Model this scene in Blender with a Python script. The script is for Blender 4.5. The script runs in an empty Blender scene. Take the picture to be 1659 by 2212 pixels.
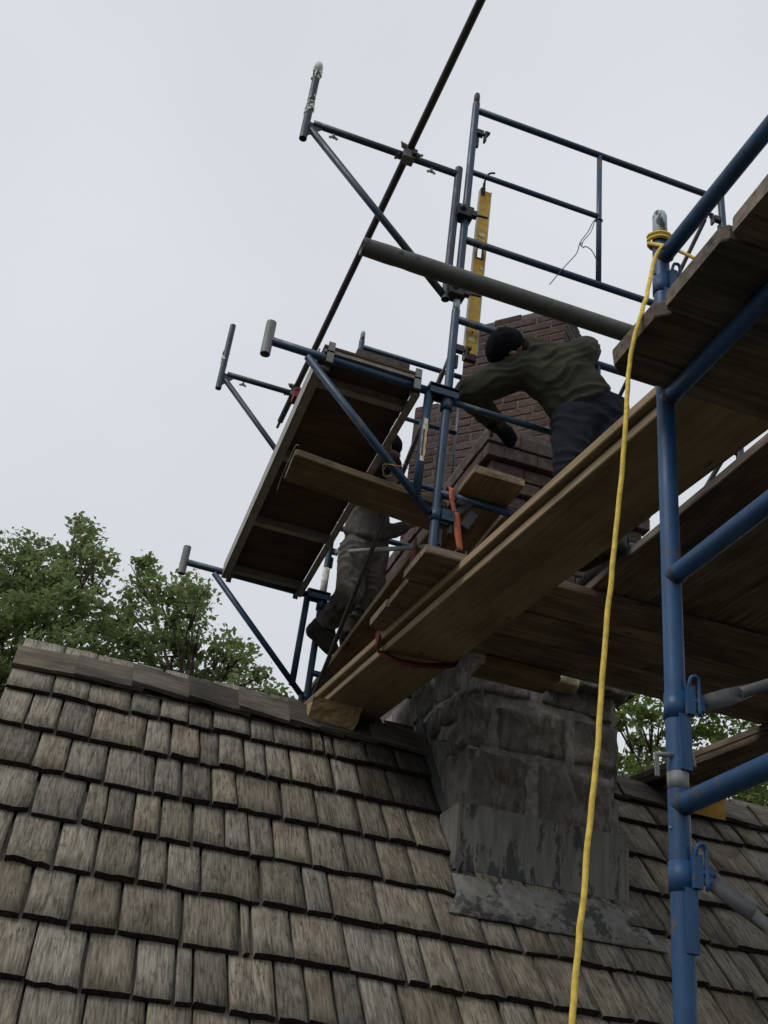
import bpy, bmesh, math, random
from math import radians, sin, cos, pi, sqrt
from mathutils import Vector, Matrix, noise as mnoise

random.seed(11)
scene = bpy.context.scene
COL = scene.collection
H = 3.2            # height of the camera above the ground; everything is laid out from the eye and lifted at the end

# ------------------------------------------------------------------ camera
RM = Matrix(((0.9407968, -0.3210715, 0.1086948), (0.2566339, 0.4651728, -0.8472033), (0.2214510, 0.8249408, 0.5200308)))
cam_d = bpy.data.cameras.new('camera')
cam = bpy.data.objects.new('camera', cam_d)
COL.objects.link(cam)
rx, dn, fw = Vector(RM[0]).normalized(), Vector(RM[1]).normalized(), Vector(RM[2]).normalized()
cam.matrix_world = Matrix(((rx.x, -dn.x, -fw.x, 0), (rx.y, -dn.y, -fw.y, 0), (rx.z, -dn.z, -fw.z, 0), (0, 0, 0, 1)))
cam_d.sensor_fit = 'HORIZONTAL'
cam_d.sensor_width = 36.0
cam_d.lens = 36.0 * 2350 / 1659
cam_d.clip_start = 0.05
cam_d.clip_end = 2000
scene.camera = cam

# ------------------------------------------------------------------ sky (overcast) and sun
SUN_EL, SUN_AZ = radians(48), radians(-108)     # azimuth from +Y towards +X; high behind thick cloud, to the left
world = bpy.data.worlds.new('World')
scene.world = world
world.use_nodes = True
wn, wl = world.node_tree.nodes, world.node_tree.links
wn.clear()
w_out = wn.new('ShaderNodeOutputWorld')
w_bg = wn.new('ShaderNodeBackground')
w_bg.inputs['Strength'].default_value = 0.1
w_sky = wn.new('ShaderNodeTexSky')
w_sky.sky_type = 'NISHITA'
w_sky.sun_disc = False
w_sky.sun_elevation = SUN_EL
w_sky.sun_rotation = SUN_AZ
w_tc = wn.new('ShaderNodeTexCoord')
w_no = wn.new('ShaderNodeTexNoise')
w_no.inputs['Scale'].default_value = 2.2
w_no.inputs['Detail'].default_value = 3.0
w_no.inputs['Roughness'].default_value = 0.45
w_ra = wn.new('ShaderNodeValToRGB')
w_ra.color_ramp.elements[0].position = 0.32
w_ra.color_ramp.elements[0].color = (6.45, 6.85, 7.35, 1)
w_ra.color_ramp.elements[1].position = 0.7
w_ra.color_ramp.elements[1].color = (7.5, 7.8, 8.2, 1)
w_mx = wn.new('ShaderNodeMix')
w_mx.data_type = 'RGBA'
w_mx.inputs['Factor'].default_value = 0.96
wl.new(w_tc.outputs['Generated'], w_no.inputs['Vector'])
wl.new(w_no.outputs['Fac'], w_ra.inputs['Fac'])
wl.new(w_sky.outputs['Color'], w_mx.inputs['A'])
wl.new(w_ra.outputs['Color'], w_mx.inputs['B'])
wl.new(w_mx.outputs['Result'], w_bg.inputs['Color'])
wl.new(w_bg.outputs['Background'], w_out.inputs['Surface'])

sun_d = bpy.data.lights.new('sun', 'SUN')
sun_d.energy = 1.5
sun_d.angle = radians(25)
sun_d.color = (1.0, 0.96, 0.9)
sun = bpy.data.objects.new('sun', sun_d)
COL.objects.link(sun)
sdir = Vector((sin(SUN_AZ) * cos(SUN_EL), cos(SUN_AZ) * cos(SUN_EL), sin(SUN_EL)))
sun.rotation_euler = sdir.to_track_quat('Z', 'Y').to_euler()
sun.location = (-4, -2, 12)

scene.view_settings.view_transform = 'Standard'
scene.view_settings.look = 'None'
scene.view_settings.exposure = 0.0
scene.view_settings.gamma = 1.0
scene.render.resolution_x, scene.render.resolution_y = 768, 1024
scene.cycles.max_bounces = 6

# ------------------------------------------------------------------ materials
MATS = {}
def nodes_of(name, rough=0.8, spec=0.3):
    m = bpy.data.materials.new(name)
    m.use_nodes = True
    nt = m.node_tree
    b = nt.nodes['Principled BSDF']
    b.inputs['Roughness'].default_value = rough
    b.inputs['Specular IOR Level'].default_value = spec
    MATS[name] = m
    return m, nt.nodes, nt.links, b

def ramp(n, stops):
    r = n.new('ShaderNodeValToRGB')
    cr = r.color_ramp
    while len(cr.elements) < len(stops):
        cr.elements.new(0.5)
    for e, (p, c) in zip(cr.elements, stops):
        e.position = p
        e.color = (c[0], c[1], c[2], 1)
    return r

def noise_tex(n, l, vec, scale, detail=4.0, rough=0.55, dist=0.0):
    t = n.new('ShaderNodeTexNoise')
    t.inputs['Scale'].default_value = scale
    t.inputs['Detail'].default_value = detail
    t.inputs['Roughness'].default_value = rough
    t.inputs['Distortion'].default_value = dist
    l.new(vec, t.inputs['Vector'])
    return t

def mapped(n, l, scale, coord='Object', randomize=True):
    tc = n.new('ShaderNodeTexCoord')
    mp = n.new('ShaderNodeMapping')
    mp.inputs['Scale'].default_value = scale
    l.new(tc.outputs[coord], mp.inputs['Vector'])
    if randomize:
        oi = n.new('ShaderNodeObjectInfo')
        cb = n.new('ShaderNodeCombineXYZ')
        ml = n.new('ShaderNodeMath'); ml.operation = 'MULTIPLY'; ml.inputs[1].default_value = 37.0
        l.new(oi.outputs['Random'], ml.inputs[0])
        for k in 'XYZ':
            l.new(ml.outputs[0], cb.inputs[k])
        l.new(cb.outputs[0], mp.inputs['Location'])
    return mp.outputs['Vector']

def mix(n, l, fac, a, b, mode='MIX'):
    x = n.new('ShaderNodeMix')
    x.data_type = 'RGBA'
    x.blend_type = mode
    for sock, v in (('Factor', fac), ('A', a), ('B', b)):
        s = x.inputs[sock]
        if hasattr(v, 'default_value') and not isinstance(v, (int, float, tuple)):
            l.new(v, s)
        elif isinstance(v, tuple):
            s.default_value = (v[0], v[1], v[2], 1)
        else:
            s.default_value = v
    return x.outputs['Result']

def bump(n, l, b, height, strength=0.3, dist=0.01):
    k = n.new('ShaderNodeBump')
    k.inputs['Strength'].default_value = strength
    k.inputs['Distance'].default_value = dist
    l.new(height, k.inputs['Height'])
    l.new(k.outputs['Normal'], b.inputs['Normal'])

def vary(n, l, col, lo=0.8, hi=1.2, hue=0.0):
    """brightness (and a little hue) of each object its own"""
    oi = n.new('ShaderNodeObjectInfo')
    mr = n.new('ShaderNodeMapRange')
    mr.inputs['To Min'].default_value = lo
    mr.inputs['To Max'].default_value = hi
    l.new(oi.outputs['Random'], mr.inputs['Value'])
    hs = n.new('ShaderNodeHueSaturation')
    l.new(mr.outputs[0], hs.inputs['Value'])
    if hue:
        m2 = n.new('ShaderNodeMath'); m2.operation = 'MULTIPLY'; m2.inputs[1].default_value = 7.31
        f2 = n.new('ShaderNodeMath'); f2.operation = 'FRACT'
        l.new(oi.outputs['Random'], m2.inputs[0]); l.new(m2.outputs[0], f2.inputs[0])
        m3 = n.new('ShaderNodeMapRange')
        m3.inputs['To Min'].default_value = 1 - hue * 8
        m3.inputs['To Max'].default_value = 1 + hue * 8
        l.new(f2.outputs[0], m3.inputs['Value'])
        l.new(m3.outputs[0], hs.inputs['Saturation'])
    l.new(col, hs.inputs['Color'])
    return hs.outputs['Color']

def wood(name, dark, mid, light, grain=(1.2, 26, 26), rough=0.85, lo=0.8, hi=1.2, blotch=0.5, bstr=0.35, knots=True):
    m, n, l, b = nodes_of(name, rough, 0.2)
    v = mapped(n, l, grain)
    g = noise_tex(n, l, v, 2.2, 7, 0.65, 0.6)
    r = ramp(n, ((0.30, dark), (0.5, mid), (0.72, light)))
    l.new(g.outputs['Fac'], r.inputs['Fac'])
    v2 = mapped(n, l, (1.6, 3.2, 3.2))
    g2 = noise_tex(n, l, v2, 1.6, 4, 0.6)
    r2 = ramp(n, ((0.35, (1 - blotch,) * 3), (0.62, (1.08, 1.06, 1.02))))
    l.new(g2.outputs['Fac'], r2.inputs['Fac'])
    c = mix(n, l, 1.0, r.outputs['Color'], r2.outputs['Color'], 'MULTIPLY')
    if knots:
        v3 = mapped(n, l, (2.0, 5.0, 5.0))
        vo = n.new('ShaderNodeTexVoronoi')
        vo.inputs['Scale'].default_value = 1.5
        l.new(v3, vo.inputs['Vector'])
        r3 = ramp(n, ((0.035, (0.35, 0.3, 0.26)), (0.1, (1, 1, 1))))
        l.new(vo.outputs['Distance'], r3.inputs['Fac'])
        c = mix(n, l, 1.0, c, r3.outputs['Color'], 'MULTIPLY')
    c = vary(n, l, c, lo, hi, 0.02)
    l.new(c, b.inputs['Base Color'])
    bump(n, l, b, g.outputs['Fac'], bstr, 0.004)
    return m

wood('old_plank', (0.078, 0.060, 0.046), (0.19, 0.148, 0.115), (0.31, 0.255, 0.205))
wood('beam_wood', (0.20, 0.145, 0.088), (0.275, 0.205, 0.126), (0.335, 0.258, 0.162), grain=(0.8, 18, 18), lo=0.97, hi=1.03, blotch=0.32, bstr=0.2)
wood('plank_tan', (0.13, 0.09, 0.055), (0.21, 0.155, 0.10), (0.30, 0.23, 0.155), lo=0.9, hi=1.1)
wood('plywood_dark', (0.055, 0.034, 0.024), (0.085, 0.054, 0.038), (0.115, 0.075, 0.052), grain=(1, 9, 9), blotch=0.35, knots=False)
wood('ridge_wood', (0.050, 0.043, 0.035), (0.122, 0.106, 0.086), (0.20, 0.178, 0.148), grain=(1.6, 34, 34), lo=0.62, hi=1.25)

def shingle_mat(name, k=1.0):
    m, n, l, b = nodes_of(name, 0.9, 0.15)
    v = mapped(n, l, (46, 0.55, 46))
    g = noise_tex(n, l, v, 2.2, 6, 0.62, 0.12)
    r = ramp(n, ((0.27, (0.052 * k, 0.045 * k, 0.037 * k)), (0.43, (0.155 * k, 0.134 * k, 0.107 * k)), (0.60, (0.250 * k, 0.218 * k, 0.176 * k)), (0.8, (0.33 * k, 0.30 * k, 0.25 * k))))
    l.new(g.outputs['Fac'], r.inputs['Fac'])
    v2 = mapped(n, l, (5, 2.5, 5))
    g2 = noise_tex(n, l, v2, 1.7, 5, 0.62, 0.3)
    r2 = ramp(n, ((0.3, (0.52, 0.50, 0.50)), (0.5, (0.95, 0.95, 0.95)), (0.72, (1.12, 1.10, 1.04))))
    l.new(g2.outputs['Fac'], r2.inputs['Fac'])
    c = mix(n, l, 0.9, r.outputs['Color'], r2.outputs['Color'], 'MULTIPLY')
    v3 = mapped(n, l, (9, 9, 9))
    g3 = noise_tex(n, l, v3, 1.3, 6, 0.7)
    r3 = ramp(n, ((0.60, (1, 1, 1)), (0.70, (0.32, 0.29, 0.29))))
    l.new(g3.outputs['Fac'], r3.inputs['Fac'])
    c = mix(n, l, 0.55, c, r3.outputs['Color'], 'MULTIPLY')
    v5 = mapped(n, l, (15, 0.55, 15))
    g5 = noise_tex(n, l, v5, 1.8, 2, 0.5)
    r5 = ramp(n, ((0.455, (1, 1, 1)), (0.468, (0.28, 0.27, 0.26)), (0.481, (1, 1, 1))))
    l.new(g5.outputs['Fac'], r5.inputs['Fac'])
    c = mix(n, l, 0.8, c, r5.outputs['Color'], 'MULTIPLY')
    c = vary(n, l, c, 0.70, 1.24, 0.022)
    dk_ = mix(n, l, 1.0, c, (0.99, 1.015, 1.02), 'MULTIPLY')
    l.new(dk_, b.inputs['Base Color'])
    bump(n, l, b, g.outputs['Fac'], 0.9, 0.008)
    return m
shingle_mat('cedar')
shingle_mat('cedar_stain_shade', 0.33)  # black-stained cedar, darkened further by painted beam and block shadow

def plain(name, col, rough=0.7, spec=0.3, metal=0.0, var=0.12, scale=12.0, bstr=0.0):
    m, n, l, b = nodes_of(name, rough, spec)
    b.inputs['Metallic'].default_value = metal
    v = mapped(n, l, (1, 1, 1))
    g = noise_tex(n, l, v, scale, 5, 0.6)
    lo = tuple(c * (1 - var * 2) for c in col)
    hi = tuple(min(1, c * (1 + var * 2)) for c in col)
    r = ramp(n, ((0.3, lo), (0.7, hi)))
    l.new(g.outputs['Fac'], r.inputs['Fac'])
    l.new(r.outputs['Color'], b.inputs['Base Color'])
    if bstr:
        bump(n, l, b, g.outputs['Fac'], bstr, 0.005)
    return m

def paint(name, col, chip, wear=0.62, rough=0.42):
    m, n, l, b = nodes_of(name, rough, 0.45)
    v = mapped(n, l, (1, 1, 0.45))
    g = noise_tex(n, l, v, 16, 8, 0.68)
    g2 = noise_tex(n, l, v, 3.0, 4, 0.6)
    r0 = ramp(n, ((0.3, tuple(c * 0.72 for c in col)), (0.7, tuple(min(1, c * 1.3 + 0.004) for c in col))))
    l.new(g2.outputs['Fac'], r0.inputs['Fac'])
    rm = ramp(n, ((wear, (0, 0, 0)), (wear + 0.035, (1, 1, 1))))
    l.new(g.outputs['Fac'], rm.inputs['Fac'])
    c = mix(n, l, rm.outputs['Color'], r0.outputs['Color'], chip)
    g4 = noise_tex(n, l, v, 45, 4, 0.7)
    r4 = ramp(n, ((0.35, (0.8, 0.8, 0.8)), (0.65, (1.08, 1.08, 1.08))))
    l.new(g4.outputs['Fac'], r4.inputs['Fac'])
    c = mix(n, l, 1.0, c, r4.outputs['Color'], 'MULTIPLY')
    l.new(c, b.inputs['Base Color'])
    rr = ramp(n, ((0.3, (rough - .08,) * 3), (0.75, (min(1, rough + .3),) * 3)))
    l.new(g.outputs['Fac'], rr.inputs['Fac'])
    l.new(rr.outputs['Color'], b.inputs['Roughness'])
    bump(n, l, b, g.outputs['Fac'], 0.12, 0.002)
    return m
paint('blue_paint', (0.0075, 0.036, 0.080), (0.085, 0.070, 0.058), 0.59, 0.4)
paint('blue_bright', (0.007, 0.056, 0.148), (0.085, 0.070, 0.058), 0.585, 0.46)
paint('slate_paint', (0.019, 0.034, 0.052), (0.20, 0.19, 0.18), 0.64)
paint('galv_steel', (0.17, 0.18, 0.175), (0.07, 0.06, 0.05), 0.66, 0.5)
paint('dark_steel', (0.045, 0.042, 0.037), (0.075, 0.06, 0.045), 0.6, 0.55)
paint('tube_steel', (0.088, 0.088, 0.080), (0.055, 0.05, 0.045), 0.6, 0.5)
paint('pin_steel', (0.33, 0.42, 0.42), (0.05, 0.05, 0.05), 0.52, 0.6)
paint('brace_steel', (0.10, 0.105, 0.11), (0.06, 0.05, 0.045), 0.64, 0.5)
plain('black_metal', (0.022, 0.022, 0.026), 0.5, 0.4)
plain('aluminium_old', (0.24, 0.22, 0.19), 0.55, 0.5, 0.0, 0.12, 20)
plain('white_tape', (0.52, 0.51, 0.47), 0.85, 0.2, 0, 0.25, 40, 0.5)
plain('yellow_paint', (0.55, 0.32, 0.022), 0.45, 0.4, 0, 0.14, 30)
plain('level_cap', (0.05, 0.022, 0.018), 0.6)
plain('pale_trim', (0.52, 0.48, 0.42), 0.5)
plain('vial_green', (0.62, 0.68, 0.10), 0.2, 0.5)
plain('yellow_rope', (0.60, 0.43, 0.075), 0.7, 0.3, 0, 0.14, 60, 0.3)
plain('orange_strap', (0.42, 0.125, 0.07), 0.75, 0.2, 0, 0.12, 50, 0.3)
plain('red_strap', (0.11, 0.024, 0.019), 0.75, 0.2, 0, 0.15, 50, 0.3)
plain('wire_copper', (0.34, 0.17, 0.07), 0.4, 0.5)
plain('label_white', (0.62, 0.60, 0.55), 0.7)
plain('label_yellow', (0.6, 0.40, 0.04), 0.7)
plain('foam_yellow', (0.33, 0.195, 0.05), 0.9, 0.1, 0, 0.12, 14, 0.3)
plain('foam_tan', (0.36, 0.255, 0.14), 0.95, 0.1, 0, 0.16, 30, 0.8)
plain('red_wood', (0.18, 0.03, 0.025), 0.7)
plain('skin', (0.22, 0.125, 0.085), 0.6, 0.35, 0, 0.08, 20)
plain('cap_cloth', (0.007, 0.007, 0.010), 0.95, 0.1, 0, 0.1, 80, 0.2)
plain('beard', (0.045, 0.032, 0.024), 0.95, 0.1, 0, 0.4, 120, 1.0)
plain('olive_shirt', (0.044, 0.043, 0.032), 0.95, 0.08, 0, 0.08, 40, 0.15)
plain('navy_trousers', (0.011, 0.012, 0.018), 0.9, 0.12, 0, 0.1, 40, 0.15)
plain('grey_shirt', (0.095, 0.092, 0.089), 0.95, 0.08, 0, 0.08, 40, 0.15)
plain('grey_trousers', (0.082, 0.075, 0.066), 0.92, 0.1, 0, 0.2, 14, 0.15)
plain('black_cloth', (0.010, 0.010, 0.012), 0.9, 0.1)
plain('blue_cloth', (0.02, 0.08, 0.25), 0.9, 0.1)
plain('boot_leather', (0.020, 0.017, 0.015), 0.75, 0.25, 0, 0.2, 30, 0.4)
plain('mortar', (0.108, 0.096, 0.086), 0.95, 0.1, 0, 0.18, 24, 0.6)
plain('cream_stone', (0.34, 0.27, 0.18), 0.9, 0.15, 0, 0.2, 14, 0.8)
plain('end_grain_shade', (0.026, 0.022, 0.019), 0.95, 0.1, 0, 0.3, 60, 0.6)  # grimy butt ends, with the shadow between courses painted in
plain('lead_grey', (0.06, 0.06, 0.062), 0.7, 0.3)
plain('lime_mortar', (0.27, 0.255, 0.235), 0.95, 0.1, 0, 0.22, 20, 0.7)
plain('felt_dark', (0.030, 0.026, 0.022), 0.95, 0.1)
plain('bark', (0.085, 0.07, 0.055), 0.95, 0.1, 0, 0.25, 18, 0.8)
plain('plaster', (0.42, 0.38, 0.32), 0.9)

def stone_mat(name, base, streak):
    m, n, l, b = nodes_of(name, 0.92, 0.2)
    v = mapped(n, l, (1, 1, 1), 'Object')
    g = noise_tex(n, l, v, 7, 8, 0.7, 0.4)
    r = ramp(n, ((0.28, tuple(c * 0.42 for c in base)), (0.5, base), (0.74, tuple(min(1, c * 1.5) for c in base))))
    l.new(g.outputs['Fac'], r.inputs['Fac'])
    v2 = mapped(n, l, (6, 6, 1.2), 'Object', False)
    g2 = noise_tex(n, l, v2, 1.3, 5, 0.6, 0.3)
    r2 = ramp(n, ((0.46, (0, 0, 0)), (0.64, (1, 1, 1))))
    l.new(g2.outputs['Fac'], r2.inputs['Fac'])
    c = mix(n, l, r2.outputs['Color'], r.outputs['Color'], streak)
    v6 = mapped(n, l, (3.2, 3.2, 1.6), 'Object', False)
    g6 = noise_tex(n, l, v6, 2.1, 8, 0.68, 0.6)
    r6 = ramp(n, ((0.47, (0, 0, 0)), (0.62, (0.85, 0.85, 0.85))))
    l.new(g6.outputs['Fac'], r6.inputs['Fac'])
    c = mix(n, l, r6.outputs['Color'], c, (0.36, 0.35, 0.33))
    c = vary(n, l, c, 0.85, 1.15, 0.02)
    l.new(c, b.inputs['Base Color'])
    g3 = noise_tex(n, l, v, 34, 9, 0.78)
    bump(n, l, b, g3.outputs['Fac'], 1.0, 0.03)
    return m
stone_mat('stone', (0.185, 0.170, 0.153), (0.125, 0.085, 0.058))
stone_mat('parging', (0.22, 0.215, 0.205), (0.13, 0.125, 0.115))

def flashing_mat():
    m, n, l, b = nodes_of('flashing', 0.7, 0.3)
    v = mapped(n, l, (5, 5, 1.6), 'Object', False)
    g = noise_tex(n, l, v, 1.9, 9, 0.72, 0.25)
    v2 = mapped(n, l, (7, 7, 0.9), 'Object', False)
    g2 = noise_tex(n, l, v2, 3, 5, 0.6)
    r0 = ramp(n, ((0.3, (0.105, 0.102, 0.092)), (0.7, (0.225, 0.22, 0.20))))
    l.new(g2.outputs['Fac'], r0.inputs['Fac'])
    rm = ramp(n, ((0.53, (0, 0, 0)), (0.565, (0.9, 0.9, 0.9))))
    l.new(g.outputs['Fac'], rm.inputs['Fac'])
    c = mix(n, l, rm.outputs['Color'], r0.outputs['Color'], (0.042, 0.044, 0.045))
    l.new(c, b.inputs['Base Color'])
    bump(n, l, b, rm.outputs['Color'], 0.35, -0.003)
flashing_mat()

def brick_mat():
    m, n, l, b = nodes_of('brick', 0.9, 0.2)
    v = mapped(n, l, (1, 1, 1))
    g = noise_tex(n, l, v, 22, 7, 0.7)
    r = ramp(n, ((0.28, (0.042, 0.029, 0.026)), (0.52, (0.082, 0.053, 0.046)), (0.76, (0.135, 0.094, 0.083))))
    l.new(g.outputs['Fac'], r.inputs['Fac'])
    c = vary(n, l, r.outputs['Color'], 0.72, 1.22, 0.03)
    l.new(c, b.inputs['Base Color'])
    g3 = noise_tex(n, l, v, 90, 6, 0.7)
    bump(n, l, b, g3.outputs['Fac'], 0.7, 0.004)
brick_mat()
def brick_dark():
    m, n, l, b = nodes_of('brick_sooty', 0.92, 0.2)
    v = mapped(n, l, (1, 1, 1))
    g = noise_tex(n, l, v, 18, 7, 0.7)
    r = ramp(n, ((0.28, (0.040, 0.030, 0.027)), (0.52, (0.082, 0.062, 0.054)), (0.76, (0.14, 0.112, 0.10))))
    l.new(g.outputs['Fac'], r.inputs['Fac'])
    c = vary(n, l, r.outputs['Color'], 0.72, 1.2, 0.03)
    l.new(c, b.inputs['Base Color'])
    g3 = noise_tex(n, l, v, 80, 6, 0.7)
    bump(n, l, b, g3.outputs['Fac'], 0.7, 0.004)
brick_dark()

def leaf_mat(name, a, bcol, c3):
    m, n, l, b = nodes_of(name, 0.6, 0.3)
    tc = n.new('ShaderNodeTexCoord')
    g = noise_tex(n, l, tc.outputs['Object'], 1.6, 3, 0.6)
    g2 = noise_tex(n, l, tc.outputs['Object'], 9.0, 2, 0.6)
    r = ramp(n, ((0.3, a), (0.55, bcol), (0.75, c3)))
    ad = n.new('ShaderNodeMath'); ad.operation = 'MULTIPLY_ADD'; ad.inputs[1].default_value = 0.5
    hl = n.new('ShaderNodeMath'); hl.operation = 'MULTIPLY'; hl.inputs[1].default_value = 0.5
    l.new(g.outputs['Fac'], hl.inputs[0])
    l.new(g2.outputs['Fac'], ad.inputs[0]); l.new(hl.outputs[0], ad.inputs[2])
    l.new(ad.outputs[0], r.inputs['Fac'])
    l.new(r.outputs['Color'], b.inputs['Base Color'])
    tr = n.new('ShaderNodeBsdfTranslucent')
    l.new(r.outputs['Color'], tr.inputs['Color'])
    ms = n.new('ShaderNodeMixShader'); ms.inputs[0].default_value = 0.5
    out = [x for x in n if x.type == 'OUTPUT_MATERIAL'][0]
    l.new(b.outputs[0], ms.inputs[1]); l.new(tr.outputs[0], ms.inputs[2])
    l.new(ms.outputs[0], out.inputs['Surface'])
leaf_mat('leaf_oak', (0.12, 0.165, 0.062), (0.19, 0.25, 0.095), (0.27, 0.33, 0.135))
leaf_mat('leaf_bright', (0.085, 0.125, 0.030), (0.135, 0.195, 0.046), (0.23, 0.25, 0.07))
def ground_mat():
    m, n, l, b = nodes_of('lawn', 0.95, 0.1)
    v = mapped(n, l, (1, 1, 1), 'Object', False)
    g = noise_tex(n, l, v, 1.2, 8, 0.7)
    r = ramp(n, ((0.35, (0.040, 0.034, 0.026)), (0.6, (0.050, 0.050, 0.028))))
    l.new(g.outputs['Fac'], r.inputs['Fac'])
    l.new(r.outputs['Color'], b.inputs['Base Color'])
ground_mat()

# ------------------------------------------------------------------ object helpers
WLOC = {}
def tag(o, label=None, cat=None, group=None, kind=None):
    if label: o['label'] = label
    if cat: o['category'] = cat
    if group: o['group'] = group
    if kind: o['kind'] = kind
    return o

def thing(name, label, cat, loc, group=None):
    o = bpy.data.objects.new(name, None)
    o.empty_display_size = 0.1
    COL.objects.link(o)
    o.location = loc
    WLOC[o.name] = Vector(loc)
    return tag(o, label, cat, group)

def base_of(parent):
    return WLOC.get(parent.name, Vector((0, 0, 0))) if parent else Vector((0, 0, 0))

def frame_of(d):
    d = d.normalized()
    a = Vector((0, 0, 1)) if abs(d.z) < 0.9 else Vector((1, 0, 0))
    u = d.cross(a).normalized()
    return u, d.cross(u).normalized()

class MB:
    def __init__(s):
        s.v, s.f, s.sm = [], [], []
    def add(s, vs, fs, smooth=False):
        o = len(s.v)
        s.v += [Vector(x) for x in vs]
        s.f += [[i + o for i in f] for f in fs]
        s.sm += [smooth] * len(fs) if isinstance(smooth, bool) else smooth
        return s
    def box(s, lo, hi, rot=None, piv=None):
        x0, y0, z0 = lo; x1, y1, z1 = hi
        vs = [Vector(p) for p in ((x0, y0, z0), (x1, y0, z0), (x1, y1, z0), (x0, y1, z0), (x0, y0, z1), (x1, y0, z1), (x1, y1, z1), (x0, y1, z1))]
        if rot:
            c = Vector(piv) if piv else sum(vs, Vector()) / 8
            vs = [c + rot @ (p - c) for p in vs]
        return s.add(vs, [(0, 3, 2, 1), (4, 5, 6, 7), (0, 1, 5, 4), (1, 2, 6, 5), (2, 3, 7, 6), (3, 0, 4, 7)])
    def obox(s, c, ax, ay, az, sx, sy, sz):
        c = Vector(c)
        ax, ay, az = Vector(ax).normalized(), Vector(ay).normalized(), Vector(az).normalized()
        vs = [c + ax * (i * sx / 2) + ay * (j * sy / 2) + az * (k * sz / 2) for k in (-1, 1) for (i, j) in ((-1, -1), (1, -1), (1, 1), (-1, 1))]
        return s.add(vs, [(0, 3, 2, 1), (4, 5, 6, 7), (0, 1, 5, 4), (1, 2, 6, 5), (2, 3, 7, 6), (3, 0, 4, 7)])
    def path(s, pts, r, seg=14, caps=True, flat=None, hollow=False):
        """swept tube; r one radius or one for each point; flat=(normal, a, b) squashes to an oval"""
        pts = [Vector(p) for p in pts]
        n = len(pts)
        rs = r if isinstance(r, (list, tuple)) else [r] * n
        rings = []
        u = None
        for i, p in enumerate(pts):
            d = (pts[min(i + 1, n - 1)] - pts[max(i - 1, 0)]).normalized()
            if u is None:
                u, w = frame_of(d)
            else:
                u = (u - d * u.dot(d)).normalized()
                w = d.cross(u).normalized()
            rings.append([p + u * (rs[i] * cos(2 * pi * k / seg)) + w * (rs[i] * sin(2 * pi * k / seg)) for k in range(seg)])
        vs = [q for rg in rings for q in rg]
        fs, sm = [], []
        for i in range(n - 1):
            for k in range(seg):
                a, b2 = i * seg + k, i * seg + (k + 1) % seg
                fs.append((a, b2, b2 + seg, a + seg)); sm.append(True)
        if caps and not hollow:
            fs.append(tuple(range(seg))[::-1]); sm.append(False)
            fs.append(tuple((n - 1) * seg + k for k in range(seg))); sm.append(False)
        if hollow:
            for end, i in ((0, 0), (1, n - 1)):
                d = (pts[1] - pts[0]).normalized() if end == 0 else (pts[-2] - pts[-1]).normalized()
                o = len(vs)
                rim = rings[i]
                inner = [pts[i] + (q - pts[i]) * 0.84 for q in rim]
                deep = [q + d * 0.05 for q in inner]
                vs += rim + inner + deep
                for k in range(seg):
                    k2 = (k + 1) % seg
                    q1 = (o + k, o + k2, o + seg + k2, o + seg + k)
                    q2 = (o + seg + k, o + seg + k2, o + 2 * seg + k2, o + 2 * seg + k)
                    if end == 0:
                        q1, q2 = q1[::-1], q2[::-1]
                    fs += [q1, q2]; sm += [False, True]
                fs.append(tuple(o + 2 * seg + k for k in range(seg)) if end else tuple(o + 2 * seg + k for k in range(seg))[::-1]); sm.append(False)
        return s.add(vs, fs, sm)
    def tube(s, p, q, r, seg=14, hollow=False):
        return s.path([p, q], r, seg, True, None, hollow)
    def ribbon(s, pts, wdirs, width, th=0.003):
        pts = [Vector(p) for p in pts]
        n = len(pts)
        vs, fs = [], []
        for i, p in enumerate(pts):
            d = (pts[min(i + 1, n - 1)] - pts[max(i - 1, 0)]).normalized()
            w = Vector(wdirs[i] if isinstance(wdirs, list) else wdirs)
            w = (w - d * w.dot(d)).normalized()
            nn = d.cross(w)
            wd = width[i] if isinstance(width, list) else width
            vs += [p + w * wd / 2 + nn * th / 2, p - w * wd / 2 + nn * th / 2, p - w * wd / 2 - nn * th / 2, p + w * wd / 2 - nn * th / 2]
        for i in range(n - 1):
            for k in range(4):
                a, b2 = 4 * i + k, 4 * i + (k + 1) % 4
                fs.append((a, b2, b2 + 4, a + 4))
        fs += [(3, 2, 1, 0), tuple(4 * (n - 1) + k for k in range(4))]
        return s.add(vs, fs, True)
    def ball(s, c, r, seg=10, rings=6, sc=(1, 1, 1)):
        c = Vector(c)
        vs = [c + Vector((0, 0, r * sc[2]))]
        for i in range(1, rings):
            t = pi * i / rings
            vs += [c + Vector((r * sin(t) * cos(2 * pi * k / seg) * sc[0], r * sin(t) * sin(2 * pi * k / seg) * sc[1], r * cos(t) * sc[2])) for k in range(seg)]
        vs.append(c - Vector((0, 0, r * sc[2])))
        fs = [(0, 1 + k, 1 + (k + 1) % seg) for k in range(seg)]
        for i in range(rings - 2):
            for k in range(seg):
                a, b2 = 1 + i * seg + k, 1 + i * seg + (k + 1) % seg
                fs.append((a, a + seg, b2 + seg, b2))
        L = len(vs) - 1
        fs += [(L, L - seg + (k + 1) % seg, L - seg + k) for k in range(seg)]
        return s.add(vs, fs, True)
    def mesh(s, name, mat, off=Vector((0, 0, 0))):
        me = bpy.data.meshes.new(name)
        me.from_pydata([tuple(p - off) for p in s.v], [], s.f)
        me.polygons.foreach_set('use_smooth', s.sm)
        me.materials.append(MATS[mat])
        me.update()
        return me
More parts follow.
